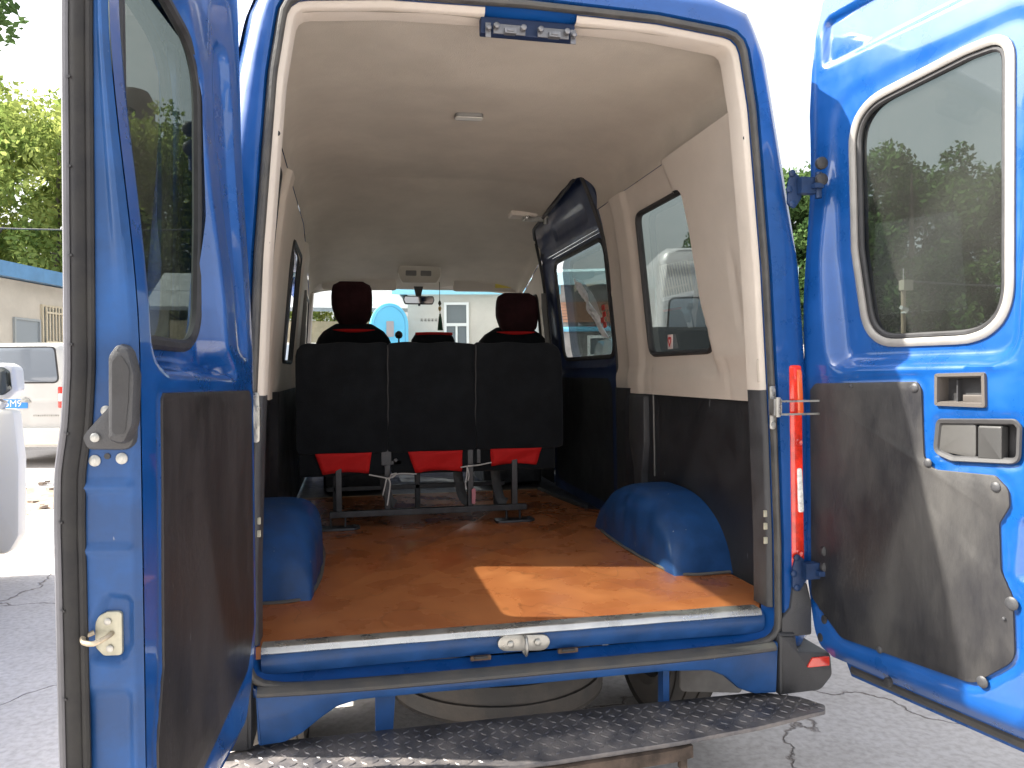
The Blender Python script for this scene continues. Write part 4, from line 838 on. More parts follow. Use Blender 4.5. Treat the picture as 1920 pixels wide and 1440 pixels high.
# ---- left door, open
aL = R(7.4); FRL = Fr((-.762, -.09, 0), (-math.sin(aL), -math.cos(aL), 0), (0, 0, 1), (math.cos(aL), -math.sin(aL), 0))
WL = rp([(.262, 1.505), (.640, 1.510), (.640, 2.22), (.50, 2.215), (.225, 2.165), (.235, 1.80)], [.11, .08, .08, 0, .13, 0], 9)
WLO = rp([(.12, 1.49), (.66, 1.49), (.66, 2.24), (.10, 2.22)], .08)
RECL = rp([(.225, 1.50), (.13, 1.425), (.60, 1.44), (.672, 1.47), (.680, 2.24), (.60, 2.27), (.34, 2.26), (.225, 2.12)], [.03, .08, .05, .05, .05, .05, .08, .06])
CHL = rp([(.055, 1.47), (.135, 1.50), (.165, 2.12), (.155, 2.24), (.085, 2.24), (.065, 2.1)], [.02, .03, .03, .03, .03, .03])
PANL = rp([(.035, .79), (.10, .70), (.45, .632), (.640, .640), (.684, .70), (.684, .80), (.652, .92), (.640, 1.395), (.632, 1.407), (.05, 1.398), (.030, 1.375)], [.03, .04, .05, .03, .03, .05, .05, .01, .01, .02, .02])
nb = lambda b: -.045*sst(b, 1.45, 2.10)
def nL(a, b):
    n = nb(b)*sst(a, .0, .2)+nb(b)*.5*(1-sst(a, .0, .2))
    w = 1-sst(sdf(RECL, a, b), -.035, .004); n = n*(1-w)+(-.066)*w
    n = n-.016*wfac(CHL, a, b, .012)
    d = sdf(PANL, a, b); n = n-.004*np.exp(-((d-.008)/.006)**2)
    n = n-.012*(1-sst(a, -.03, .015))**2
    n = n-.02*(1-sst(b, .535, .60))**2
    return n
def rowL(b): return bez(b, [(.52, .30), (.57, .12), (.65, .06), (.75, .018), (.9, -.012), (1.43, -.018), (1.6, -.005), (2.1, -.0), (2.44, .02), (2.55, .06)]), bez(b, [(.52, .728), (1.44, .728), (2.0, .722), (2.3, .71), (2.5, .68), (2.6, .60)])
ldr = field('rear_door', PAINT, van, (-.02, .73), (.530, 2.58), .0095, lambda a, b: FRL(a, b, nL(a, b)), rowL, [offs(WL, -.003)], ang=60)
tag(ldr, 'left rear door swung open, seen almost edge-on with its black pull handle')
def noutL(b): return bez(b, [(.5, -.128), (1.20, -.132), (1.28, -.130), (1.36, -.118), (1.45, -.112), (2.6, -.108)])
def rowLo(b): a0, a1 = rowL(b); return a0-.008, a1+.014
field('outer_skin', PAINT, ldr, (-.03, .74), (.49, 2.60), .02, lambda a, b: FRL(a, b, noutL(b)), rowLo, [WLO])
Eo = edge_loop(rowLo, .49, 2.60, False); Ein = edge_loop(rowL, .530, 2.58, True)
msk = Ein[:, 0] < 2
L1 = FRL(Ein[:, 0], Ein[:, 1], nL(Ein[:, 0], Ein[:, 1])); L2 = FRL(Ein[:, 0], Ein[:, 1], np.full(len(Ein), -.078)); L3 = FRL(Eo[:, 0], Eo[:, 1], noutL(Eo[:, 1])+.012); L4 = FRL(Eo[:, 0], Eo[:, 1], noutL(Eo[:, 1]))
n_ = len(Ein)//2; MB().rings([q[:n_+1] for q in (L1, L2, L3, L4)], closed=False).build('door_edge', PAINT, ldr, ang=50)
# closing-edge face (towards the camera): coordinates (n, z) -> bulge along u
LREC = rp([(-.088, .965), (-.030, .955), (-.012, .99), (-.012, 1.075), (-.060, 1.082), (-.086, 1.03)], .02)
def uedge(b): return rowL(b)[1]
def fE(a, b):   # a in 0..1 across from the inner corner to the flange
    n0 = nL(uedge(b), b)-.002; n1 = noutL(b)+.034; n = n0+(n1-n0)*a
    u = uedge(b)+.010*sst(a, 0, .12)-.004*sst(a, .9, 1)
    u = u-.014*(1-sst(sdf(LREC, n, b), -.016, .002))
    for z_, h_ in ((1.255, .006), (1.150, .005)): u = u+h_*np.exp(-((b-z_)/.007)**2)*sst(a, .05, .2)
    u = u+.006*sst(b, 1.15, 1.17)*(1-sst(b, 1.235, 1.25))*0-.008*(1-sst(b, .90, .93))*sst(a, .1, .3)
    u = u+.008*(sst(b, 1.50, 1.72))*(1-sst(a, .25, .5))*sst(a, 0, .12)
    return FRL(u, b, n)
field('closing_edge', PAINTD, ldr, (0, 1), (.530, 2.58), .01, fE, lambda b: (np.zeros(len(b)), np.ones(len(b))), (), ang=60) if 0 else None
def strip_grid(name, mt, parent, nu, zr, nz, f, ang=60):
    A_, B_ = np.meshgrid(np.linspace(0, 1, nu), np.linspace(zr[0], zr[1], nz)); V = f(A_, B_).reshape(-1, 3)
    F = [(j*nu+i, j*nu+i+1, (j+1)*nu+i+1, (j+1)*nu+i) for j in range(nz-1) for i in range(nu-1)]
    return mk(name, V, F, mt, parent, ang)
strip_grid('closing_edge', PAINTD, ldr, 26, (.530, 2.58), 420, fE)
zz = np.linspace(.52, 2.55, 120)
mb = MB(); mb.tube(FRL(uedge(zz)+.012, zz, noutL(zz)+.020), (.010, .0135), 10, flat=FRL.u); mb.tube(FRL(uedge(zz)+.012, zz, noutL(zz)+.0385), (.006, .007), 8, flat=FRL.u); ls = mb.build('edge_seal', mat('door_edge_rubber', (.014, .014, .016), .6, rvar=.1, vscale=12, var=.3, spec=.3, col2=(.030, .029, .028)), ldr)
mb = MB(); mb.tube(FRL(uedge(zz)+.016, zz, noutL(zz)+.003), (.006, .006), 8, flat=FRL.u); mb.build('outer_lip', mat('lip_grey', (.14, .14, .155), .4, var=.2), ldr)
mb = MB()
for z in np.arange(.62, 2.4, .145): mb.cyl(FRL(np.array(float(uedge(np.array([z]))[0])+.020), np.array(z), float(noutL(np.array(z)))+.012), FRL.u, .0022, .003, 8)
each('seal_vent_hole', mb, RUB, ls)
mb = MB(); mb.prism(offs(WLO, .01), FRL, -.100, -.096); wl_ = mb.build('window', glass('left_door_glass', (.13, .155, .145), .03), ldr)
q = resamp(offs(WL, .006), 140); mb = MB(); mb.tube(FRL(q[:, 0], q[:, 1], -.062), (.012, .014), 8, True, flat=FRL.n); mb.build('gasket', RUB, wl_)
plb = plate('door_board', PANL, BOARD, ldr, FRL, -.004, .0035, .002)
# latch plate with ring
FE = Fr(FRL(np.array(.728), np.array(0.), 0.), tuple(-FRL.n), (0, 0, 1), tuple(FRL.u))   # (outward n, z), towards the camera
lp = plate('latch_plate', rp([(.036, .972), (.066, .972), (.078, .985), (.086, 1.005), (.082, 1.035), (.060, 1.046), (.036, 1.046)], .008), CREAMZ, ldr, FE, -.008, .002, .002)
mb = MB()
for a, b in ((.058, 1.030), (.055, .985)): mb.cyl(FE(np.array(a), np.array(b), .002), FRL.u, .006, .003, 10, dome=.001)
each('bolt', mb, ZINC, lp)
mb = MB(); pt = [FE(np.array(a), np.array(b), c) for a, b, c in ((.052, 1.010, .002), (.056, 1.007, .018), (.070, 1.002, .028), (.086, 1.004, .026), (.092, 1.009, .014), (.080, 1.013, .004))]
mb.tube(smooth_path(pt, 20), .0045, 8); mb.build('latch_ring', mat('rusty_zinc', (.45, .38, .28), .5, .6, var=.3, vscale=40), lp)
# black pull handle standing on the edge
hb = MB(); H = rp([(.080, 1.318), (.006, 1.316), (.004, 1.40), (.000, 1.45), (.010, 1.487), (.026, 1.492), (.034, 1.478), (.040, 1.400), (.048, 1.385), (.080, 1.350), (.088, 1.338)], [.01, .02, .03, .02, .01, .008, .01, .02, .015, .01, .01])
hb.prism(H, FE, .002, .020, .006)
gr = rp([(.038, 1.335), (.012, 1.325), (-.004, 1.36), (-.008, 1.44), (.002, 1.482), (.022, 1.490), (.036, 1.47)], [.01, .02, .03, .03, .015, .01, .02]); hb.prism(gr, FE, .018, .045, .010)
ph = hb.build('pull_handle', PLAS, ldr)
plate('handle_hollow', rp([(.028, 1.345), (.008, 1.345), (.002, 1.40), (.000, 1.45), (.014, 1.475), (.026, 1.46)], .008), RUB, ph, FE, .046, .0465, 0)
for a, b, r_ in ((.052, 1.381, .0085), (.065, 1.338, .0075), (.071, 1.299, .0095), (.028, 1.302, .0095)):
    mb = MB(); mb.cyl(FE(np.array(a), np.array(b), .020 if b == 1.338 else .008), FRL.u, r_, .004, 18, dome=.002); mb.cyl(FE(np.array(a), np.array(b), .0255 if b == 1.338 else .0135), FRL.u, r_*.4, .001, 6); mb.build('screw', mat('screw_head', (.36, .36, .34), .4, .5, var=.3, vscale=60), ldr)
mb = MB(); mb.cyl(FE(np.array(.051), np.array(1.306), .010), FRL.u, .005, .002, 12); mb.build('screw_hole', RUB, ldr)

# ================================================================= OUTSIDE
GM = ground_mat()
nG = 60; xs = np.linspace(-300, 300, 2); V = [(-300, -300, 0), (300, -300, 0), (300, 300, 0), (-300, 300, 0)]
tag(mk('ground', V, [(0, 1, 2, 3)], GM, None), kind='structure')
g_ = np.random.default_rng(5); aa = np.linspace(0, 2*math.pi, 70, endpoint=False); rad = 1+.16*np.sin(aa*3+1)+.10*np.sin(aa*7+2)+.06*g_.normal(0, 1, 70)
P = np.stack([-5.4+2.5*rad*np.cos(aa), 7.6+1.5*rad*np.sin(aa)], 1); mb = MB(); mb.rings([np.stack([P[:, 0], P[:, 1], np.full(70, .004)], 1), np.stack([-5.4+(P[:, 0]+5.4)*.9, 7.6+(P[:, 1]-7.6)*.9, .022+.012*g_.normal(0, 1, 70)], 1), np.stack([-5.4+(P[:, 0]+5.4)*.5, 7.6+(P[:, 1]-7.6)*.5, .035+.01*g_.normal(0, 1, 70)], 1), np.stack([-5.4+(P[:, 0]+5.4)*.02, 7.6+(P[:, 1]-7.6)*.02, np.full(70, .03)], 1)])
tag(mb.build('dirt_patch', mat('sandy_dirt', (.20, .155, .11), .95, var=.5, vscale=6, col2=(.38, .31, .24), bump=.8, bscale=14), None), kind='structure')
mb = MB()
for k in range(260):
    r_ = g_.uniform(.012, .045); t_ = g_.uniform(0, 6.28); q_ = g_.uniform(0, 1)**.5; c_ = (-5.3+2.9*q_*math.cos(t_), 7.6+1.9*q_*math.sin(t_), .02+r_*.3)
    v = g_.normal(0, 1, (8, 3)); v = np.array([(x, y, z) for x in (-1, 1) for y in (-1, 1) for z in (-1, 1)])*r_*(1+.3*g_.uniform(-1, 1, (8, 3)))*np.array([1, 1, .6]); mb.add(v@Rz(t_).T+c_, [(0, 1, 3, 2), (4, 6, 7, 5), (0, 4, 5, 1), (2, 3, 7, 6), (0, 2, 6, 4), (1, 5, 7, 3)])
tag(mb.build('rubble', mat('rubble_stone', (.26, .21, .17), .9, var=.3, vscale=5), None), 'loose brown rubble and stones scattered on the ground before the white minivan', 'rubble', kind='stuff')
WALLW = mat('white_render', (.56, .52, .46), .85, var=.07, vscale=1.5, bump=.2, bscale=20)
BLUEROOF = mat('blue_sheet_roof', (.08, .22, .42), .45, var=.1, vscale=3)
DARKG = mat('dark_window', (.16, .18, .185), .15)
GREYF = mat('grey_frame', (.35, .38, .4), .5)
def house(name, label, c, rotz, w, d, h, wall, roofm, eave=.5, wins=(), rise=.7, roof_t=.35, cat='building'):
    e = empty(name, c, label, cat); M = Rz(rotz); c = np.array(c, float)
    def T(p): return np.asarray(p, float)@M.T+c
    mb = MB(); mb.box((0, d/2, h/2), (w, d, h)); mb.V[-1] = T(mb.V[-1]); mb.build('wall', wall, e)
    mb = MB(); L = [np.array([(-w/2-.3, y, z) for y, z in ((-eave, h-.05), (-eave, h-.05+roof_t), (d/2, h+rise+roof_t), (d+eave, h-.05+roof_t), (d+eave, h-.05), (d/2, h+rise-.1))]), ]
    L.append(L[0]+np.array([w+.6, 0, 0])); mb.rings([T(q) for q in L], cap=True); mb.build('roof', roofm, e)
    for (x0, z0, x1, z1, kind) in wins:
        fr = Fr(T((0, 0, 0)), M@np.array([1, 0, 0]), (0, 0, 1), M@np.array([0, -1, 0])); P = [(x0, z0), (x1, z0), (x1, z1), (x0, z1)]
        mb = MB(); t = .05
        for q in ([(x0-t, z0-t), (x1+t, z0-t), (x1+t, z0), (x0-t, z0)], [(x0-t, z1), (x1+t, z1), (x1+t, z1+t), (x0-t, z1+t)], [(x0-t, z0), (x0, z0), (x0, z1), (x0-t, z1)], [(x1, z0), (x1+t, z0), (x1+t, z1), (x1, z1)]): mb.prism(q, fr, .0, .06)
        if kind == 'window': xm = (x0+x1)/2; zm = z0+(z1-z0)*.62; mb.prism([(xm-.02, z0), (xm+.02, z0), (xm+.02, zm), (xm-.02, zm)], fr, .015, .05); mb.prism([(x0, zm-.03), (x1, zm-.03), (x1, zm+.03), (x0, zm+.03)], fr, .015, .055)
        o = mb.build('window' if kind != 'door' else 'door', {'window': mat('white_frame', (.75, .75, .72), .5), 'bars': mat('cream_bars', (.62, .55, .42), .6), 'door': GREYF}[kind], e)
        mb = MB(); mb.prism(P, fr, .004, .012); mb.build('pane' if kind != 'door' else 'door_leaf', DARKG if kind != 'door' else mat('door_grey', (.28, .32, .36), .6), o)
        if kind == 'bars':
            mb = MB()
            for x in np.arange(x0+.05, x1, .13): mb.prism([(x-.022, z0), (x+.022, z0), (x+.022, z1), (x-.022, z1)], fr, .08, .11)
            for z in (z0+.3, z1-.15): mb.prism([(x0, z-.025), (x1, z-.025), (x1, z+.025), (x0, z+.025)], fr, .112, .13)
            mb.build('security_bars', mat('cream_bars', (.62, .55, .42), .6), o)
    return e, T, M
# left: long white building with blue roof, barred window
house('workshop_building', 'long white rendered building with blue sheet roof and barred window behind the parked minivan', (-8.2, 19.46, 0), R(77), 14, 6, 3.75, WALLW, BLUEROOF, .6, [(-1.05, .05, -.15, 2.8, 'door'), (.02, 2.0, 1.9, 3.2, 'bars'), (3.2, 1.6, 4.6, 2.8, 'window')], .5, .34)
# straight ahead: white wall building, window
e, T, M = house('office_building', 'white walled building with pale blue roof edge and white framed window, seen through the windscreen', (4.4, 12.9, 0), R(-8), 7.6, 5, 3.05, WALLW, mat('pale_blue_roof', (.30, .62, .75), .5), .15, [(-3.02, 1.75, -2.62, 2.80, 'window'), (-.2, 1.7, .8, 2.7, 'window')], .35, .25)
frt = Fr(T((0, 0, 0)), M@np.array([1, 0, 0]), (0, 0, 1), M@np.array([0, -1, 0]))
mb = MB(); rs = random.Random(3)
for k in range(6):
    cx = -3.52+k*.072; cz = 2.50
    for (a, b, w, h) in ((0, .02, .05, .007), (0, -.004, .044, .007), (0, 0, .007, .055), (-.015, -.02, .012, .012), (.015, -.022, .012, .014)): a += rs.uniform(-.004, .004); mb.prism([(cx+a-w/2, cz+b-h/2), (cx+a+w/2, cz+b-h/2), (cx+a+w/2, cz+b+h/2), (cx+a-w/2, cz+b+h/2)], frt, .002, .006+rs.uniform(0, .002))
mb.build('wall_lettering', mat('ink_grey', (.10, .09, .08), .8), e)
# grey shed roof and tan wall left of it
sh = empty('grey_shed', (-1.2, 15, 0), 'grey sheet-roofed shed behind the blue arched cabin, seen through the windscreen', 'shed')
mb = MB(); mb.box((-1.6, 15.6, 1.3), (5.4, .2, 2.6)); mb.build('wall', mat('tan_wall', (.55, .46, .33), .85, var=.15, vscale=5), sh)
mb = MB(); mb.rings([np.array([(-4.5, y, z), (1.0, y, z), (1.0, y, z+.08), (-4.5, y, z+.08)]) for y, z in ((14.2, 2.72), (16.0, 3.6))], cap=True); mb.build('roof', mat('grey_sheet', (.28, .29, .30), .6, var=.2), sh)
mb = MB(); mb.box((-1.7, 15.0, 3.15), (5.6, .05, .08)); mb.build('roof_beam', mat('white_beam', (.7, .7, .7), .6), sh)
# blue arched cabin
cab = empty('arched_cabin', (.23, 12.6, 0), 'light blue plastic cabin with rounded arched top standing beyond the windscreen', 'cabin')
LB = mat('light_blue_plastic', (.11, .48, .72), .45, coat=.3)
A = [(-.36, 0), (.36, 0)]+[(.36*math.cos(t), 2.35+.42*math.sin(t)) for t in np.linspace(0, math.pi, 17)]
fc = Fr((.23, 12.6, 0), (1, 0, 0), (0, 0, 1), (0, -1, 0)); mb = MB(); mb.prism(A, fc, -.9, 0, .03); mb.build('body', LB, cab)
q = resamp(offs(np.array(A), -.06), 80); mb = MB(); mb.tube(fc(q[:, 0], q[:, 1], .0), (.012, .015), 6, True, flat=(0, -1, 0)); mb.build('door_frame', mat('blue_rib', (.09, .38, .6), .5), cab)
plate('vent_panel', rp([(-.06, 2.12), (.08, 2.12), (.08, 2.42), (-.06, 2.42)], .02), mat('vent_grey', (.35, .32, .33), .6), cab, fc, .0, .02, .003)

# ---- vehicles
WP = mat('white_car_paint', (.55, .54, .52), .35, 0, .6, .5, var=.04, vscale=2)
CARG = mat('car_glass', (.09, .105, .12), .06, spec=.8)
def van_body(name, label, cat, c, rotz, W_, H_, Lg, paint, prof, rear=True, glassz=(1.25, 1.85), group=None, lampz=(.95, 1.45), plate_txt=None):
    """box-van facing away: local x across, y forward from the tail, z up"""
    e = empty(name, c, label, cat, group); M = Rz(rotz); c = np.array(c, float); T = lambda p: np.asarray(p, float)@M.T+c
    sec = [(0.0, .90, .0), (.06, .97, .03), (.25, 1, .06), (Lg-1.3, 1, .06), (Lg-.7, .98, -.35), (Lg-.1, .93, -.85), (Lg, .86, -.95)]
    L = []
    for y, k, dz in sec:
        top = H_-.06+dz; w = W_/2*k
        P = rp([(-w*.98, .32), (w*.98, .32), (w, .9), (w*.965, 1.25 if top > 1.35 else top*.8), (w*.86, top), (-w*.86, top), (-w*.965, 1.25 if top > 1.35 else top*.8), (-w, .9)], [.05, .05, .1, .1, .16, .16, .1, .1]); P = resamp(P, 72)
        k0 = np.argmin(P[:, 0]*50+P[:, 1]); P = np.roll(P, -k0, 0); L.append(T(np.stack([P[:, 0], np.full(72, y), P[:, 1]], 1)))
    mb = MB(); mb.rings(L, cap=True); mb.build('body', paint, e, ang=45)
    fr = Fr(T((0, 0, 0)), M@np.array([1, 0, 0]), (0, 0, 1), M@np.array([0, -1, 0])); w = W_/2
    g = rp([(-w*.80, glassz[0]), (w*.80, glassz[0]), (w*.74, glassz[1]), (-w*.74, glassz[1])], .07)
    mb = MB(); mb.prism(offs(g, .025), fr, -.02, .006, .004); rw = mb.build('rear_window', RUB, e); mb = MB(); mb.prism(g, fr, -.01, .009, .002); mb.build('pane', mat('pale_car_glass', (.20, .23, .27), .08, spec=.8), rw)
    for s in (-1, 1):
        P = rp([(s*w*.80, lampz[0]), (s*w*.97, lampz[0]), (s*w*.96, lampz[1]), (s*w*.80, lampz[1])], .02); mb = MB(); mb.prism(P, fr, -.06, .012, .006); tl = mb.build('tail_lamp', mat('lamp_red2', (.65, .03, .02), .2, coat=1), e)
        zc_ = (lampz[0]+lampz[1])/2; mb = MB(); mb.prism([(s*w*.81, zc_-.06), (s*w*.95, zc_-.06), (s*w*.95, zc_+.06), (s*w*.81, zc_+.06)], fr, .012, .015); mb.build('lens', mat('lamp_white', (.8, .8, .78), .2, coat=1), tl)
        mb = MB(); g2 = [(1.0, glassz[0]), (Lg-1.5, glassz[0]), (Lg-1.7, glassz[1]), (.5, glassz[1]), (.35, glassz[0])]; fs_ = Fr(T((s*w*.985, 0, 0)), M@np.array([0, 1, 0]), M@np.array([-s*.14, 0, 1]), M@np.array([s, 0, 0])); mb.prism(rp([(.3, glassz[0]), (Lg-1.4, glassz[0]), (Lg-1.8, glassz[1]), (.35, glassz[1])], .08), fs_, .05*0+.155, .185, .004); mb.build('side_glass', CARG, e)
        for yy in (.75, Lg-1.1): tyre('wheel', T((s*(w-.14), yy, .31)), M@np.array([s, 0, 0]), .31, .19, e)
    mb = MB(); mb.prism(rp([(-w*.97, .36), (w*.97, .36), (w*.98, .62), (-w*.98, .62)], .05), fr, -.05, .07, .02); bmp = mb.build('bumper', mat('bumper_cream', (.70, .66, .58), .5), e)
    if plate_txt:
        P = [(.0-.22, .93), (.22, .93), (.22, 1.07), (-.22, 1.07)]; mb = MB(); mb.prism(rp(P, .01), fr, .0, .014, .002); np_ = mb.build('number_plate', mat('plate_blue', (.05, .27, .75), .4), e)
        t = text_mesh(plate_txt, .15, fr, 0.0, 1.0, .016, mat('plate_white', (.85, .85, .85), .5), 'plate_text', np_)
    return e, T, fr
# minivan seen from behind, left
mv, T, fr = van_body('minivan', 'white minivan seen from behind with blue number plate, parked before the blue-roofed building', 'van', (-5.66, 11.15, 0), R(-12), 1.74, 1.96, 4.3, WP, None, glassz=(1.34, 1.87), lampz=(.93, 1.26), plate_txt='5M9')
mb = MB(); mb.prism(rp([(.10, 1.02), (.28, 1.02), (.24, 1.08), (.18, 1.10), (.12, 1.07)], .01), fr, 0, .02, .004); mb.build('badge', ZINC, mv)
mb = MB(); 
for k in range(12): mb.prism([(.30+k*.035, .80), (.322+k*.035, .80), (.322+k*.035, .825), (.30+k*.035, .825)], fr, 0, .006)
mb.build('badge_lettering', ZINC, mv)
# near white vehicle on the left: only its right flank and mirror show
sv, T, fr = van_body('parked_truck', 'white vehicle at the left edge of the photo with a round-cornered wing mirror', 'van', (-3.86, -.80, 0), R(0), 1.84, 1.92, 4.75, WP, None, glassz=(1.2, 1.75))
mb = MB(); P = rp([(-3.02, 1.27), (-2.88, 1.275), (-2.82, 1.33), (-2.83, 1.50), (-2.89, 1.53), (-3.02, 1.53)], [.04, .06, .07, .07, .05, .05], 8); mb.prism(P, FX, -3.98, -3.84, .03); mir = mb.build('wing_mirror', WP, sv, ang=50)
plate('mirror_glass', rp([(-3.0, 1.30), (-2.90, 1.305), (-2.85, 1.345), (-2.86, 1.47), (-2.90, 1.50), (-3.0, 1.505)], .035, 8), mat('mirror_dark', (.12, .13, .13), .04, 1), mir, FX, -3.84, -3.832, .002)
mb = MB(); mb.prism(rp([(-3.3, .17), (-2.90, .17), (-2.83, .30), (-2.82, .84), (-2.85, 1.20), (-3.3, 1.22)], [.05, .08, .08, .06, .05, .05], 6), FX, -3.98, -3.86, .03); mb.build('front_bumper', mat('bumper_cream', (.70, .66, .58), .5), sv)
mb = MB(); mb.tube([(-2.93, 3.9, 1.26), (-2.98, 3.92, 1.15), (-2.99, 4.0, 1.1)], .03, 8); mb.build('mirror_arm', WP, mir)
# car ahead (facing the van), pale, seen through the windscreen
def front_car(name, label, c, rotz, W_, H_, paint, cat='car', gl=None):
    e = empty(name, c, label, cat); M = Rz(rotz); c = np.array(c, float); T = lambda p: np.asarray(p, float)@M.T+c
    L = []
    for y, top, k in ((0, .75, .9), (.12, .95, .96), (.9, 1.08, 1), (1.25, 1.12, 1), (1.9, H_, .93), (2.6, H_+.03, .92), (3.8, H_-.05, .9), (4.3, 1.05, .93), (4.4, .8, .9)):
        w = W_/2*k; tw = w*(.78 if top > 1.3 else .95)
        P = resamp(rp([(-w, .28), (w, .28), (w, .85 if top > .9 else top*.8), (tw, top), (-tw, top), (-w, .85 if top > .9 else top*.8)], [.05, .05, .08, .12, .12, .08]), 60); L.append(T(np.stack([P[:, 0], np.full(60, y), P[:, 1]], 1)))
    mb = MB(); mb.rings(L, cap=True); mb.build('body', paint, e, ang=45)
    w = W_/2
    fw_ = Fr(T((0, 1.2, 1.13)), M@np.array([1, 0, 0]), M@np.array([0, .65, H_-1.12])/math.hypot(.65, H_-1.12), M@np.array([0, -(H_-1.12), .65])/math.hypot(.65, H_-1.12))
    hh = math.hypot(.65, H_-1.12); mb = MB(); mb.prism(rp([(-w*.88, .04), (w*.88, .04), (w*.68, hh-.06), (-w*.68, hh-.06)], .06), fw_, .0, .012, .003); mb.build('windscreen', gl or mat('pale_car_glass', (.20, .23, .27), .08), e)
    fr = Fr(T((0, 0, 0)), M@np.array([1, 0, 0]), (0, 0, 1), M@np.array([0, -1, 0]))
    plate('grille', rp([(-w*.45, .55), (w*.45, .55), (w*.40, .74), (-w*.40, .74)], .03), STEEL, e, fr, -.02, .02, .005)
    for s in (-1, 1):
        plate('headlight', rp([(s*w*.52, .62), (s*w*.86, .62), (s*w*.86, .76), (s*w*.55, .74)], .03), mat('headlight', (.7, .7, .7), .1, coat=1), e, fr, -.05, .025, .008)
        fs_ = Fr(T((s*w*.93, 0, 0)), M@np.array([0, 1, 0]), M@np.array([-s*.25, 0, 1]), M@np.array([s, 0, 0])); mb = MB(); mb.prism(rp([(1.55, 1.12), (3.9, 1.12), (3.5, H_-.08), (2.05, H_-.08)], .06), fs_, .26, .29, .004); mb.build('side_glass', CARG, e)
        for yy in (.85, 3.5): tyre('wheel', T((s*(w-.1), yy, .32)), M@np.array([s, 0, 0]), .32, .2, e)
        mb = MB(); mb.box(T((s*(w+.10), 1.55, 1.12)), (.2, .1, .13)); mb.build('wing_mirror', paint, e, .03)
    return e
front_car('parked_car', 'white car facing us, seen through the left end of the windscreen', (-1.35, 9.2, 0), R(4), 1.85, 1.95, WP)
front_car('parked_car', 'pale silver car close ahead, its bonnet and roof showing between the front seats', (1.9, 8.2, 0), R(8), 1.8, 1.50, mat('silver_paint', (.50, .55, .60), .35, .2, .5))
# right-hand side: white bus-like van, dark cars, building with brown tiles
e, T, M = house('tiled_building', 'building with pale blue fascia and brown tiled band beyond the right side windows', (4.75, 10.0, 0), R(-18), 3.6, 5, 2.95, mat('grey_brown_wall', (.20, .19, .18), .8, var=.2), mat('pale_blue_fascia', (.42, .58, .62), .5), .2, [(-1.3, 1.2, -.7, 2.0, 'window'), (.3, .2, .95, 2.0, 'door')], .35, .22)
fr = Fr(T((0, 0, 0)), M@np.array([1, 0, 0]), (0, 0, 1), M@np.array([0, -1, 0]))
mb = MB()
for k in range(7): z = 2.28+k*.05; mb.prism([(-1.8, z), (1.8, z), (1.8, z+.042), (-1.8, z+.042)], fr, .01, .05)
mb.build('tile_band', mat('brown_tiles', (.30, .16, .10), .7, var=.15, vscale=9), e)
plate('blue_strip', [(-1.8, 2.12), (1.8, 2.12), (1.8, 2.20), (-1.8, 2.20)], mat('blue_strip', (.15, .42, .58), .5), e, fr, .01, .05, .004)
front_car('parked_car', 'dark car beside the tiled building, seen low through the right quarter window', (2.75, 3.5, 0), R(-8), 1.85, 1.90, mat('dark_paint', (.03, .032, .035), .4, 0, .3), 'car', mat('dark_car_glass', (.02, .022, .025), .15))
van_body('minibus', 'white domed-roof minibus seen through the rear right quarter window', 'minibus', (3.95, 6.3, 0), R(-14), 1.9, 2.95, 5.2, mat('bus_paint', (.36, .36, .38), .35, 0, .6), None, glassz=(1.5, 2.3), lampz=(.8, 1.2))
front_car('parked_car', 'dark car under the trees, at the bottom of the right door glass', (11.5, 9.8, 0), R(20), 1.8, 1.75, mat('dark_paint2', (.05, .055, .06), .4, 0, .3), 'car', mat('dark_car_glass', (.02, .022, .025), .15))
house('low_shed_building', 'low cream building below the trees, seen through the right door glass', (16.5, 18.2, 0), R(-38), 16, 4, 2.15, mat('cream_wall', (.62, .58, .48), .8, var=.1), mat('cream_roof', (.55, .52, .45), .7), .3, [(-.6, .9, 0, 1.6, 'window'), (3, .9, 3.8, 1.6, 'window')], .4, .12)
# pole with box and camera, wires
pol = empty('utility_pole', (13.6, 15.3, 0), 'wooden pole with a grey box, before the trees in the right door glass', 'pole')
mb = MB(); mb.tube([(13.6, 15.3, 0), (13.6, 15.3, 3.75)], .06, 10); mb.build('post', mat('pole_wood', (.22, .17, .12), .8), pol)
mb = MB(); mb.box((13.6, 15.2, 3.6), (.28, .2, .26)); mb.build('junction_box', mat('box_grey', (.22, .2, .16), .6), pol, .01)
mb = MB(); mb.tube([(13.55, 15.1, 2.95), (13.25, 14.95, 3.0)], .05, 8); mb.box((13.55, 15.2, 2.9), (.05, .2, .05)); mb.tube([(13.6, 15.3, 3.7), (13.6, 15.3, 4.05)], .012, 6); mb.build('security_camera', mat('cam_white', (.35, .35, .35), .5), pol)
def wire(name, a, b, sag, label, r=.018):
    a, b = np.array(a, float), np.array(b, float); t = np.linspace(0, 1, 30)[:, None]; P = a*(1-t)+b*t; P[:, 2] -= (4*sag*t*(1-t))[:, 0]
    mb = MB(); mb.tube(P, r, 5); tag(mb.build(name, RUB), label, 'cable')
wire('cable', (13.6, 15.25, 3.72), (25, 8, 3.9), .5, 'overhead cable running right from the pole with the grey box', .025)
wire('cable', (-16, 20, 5.6), (-3, 17.6, 5.0), .25, 'dark overhead cable crossing the trees above the blue roof at far left')
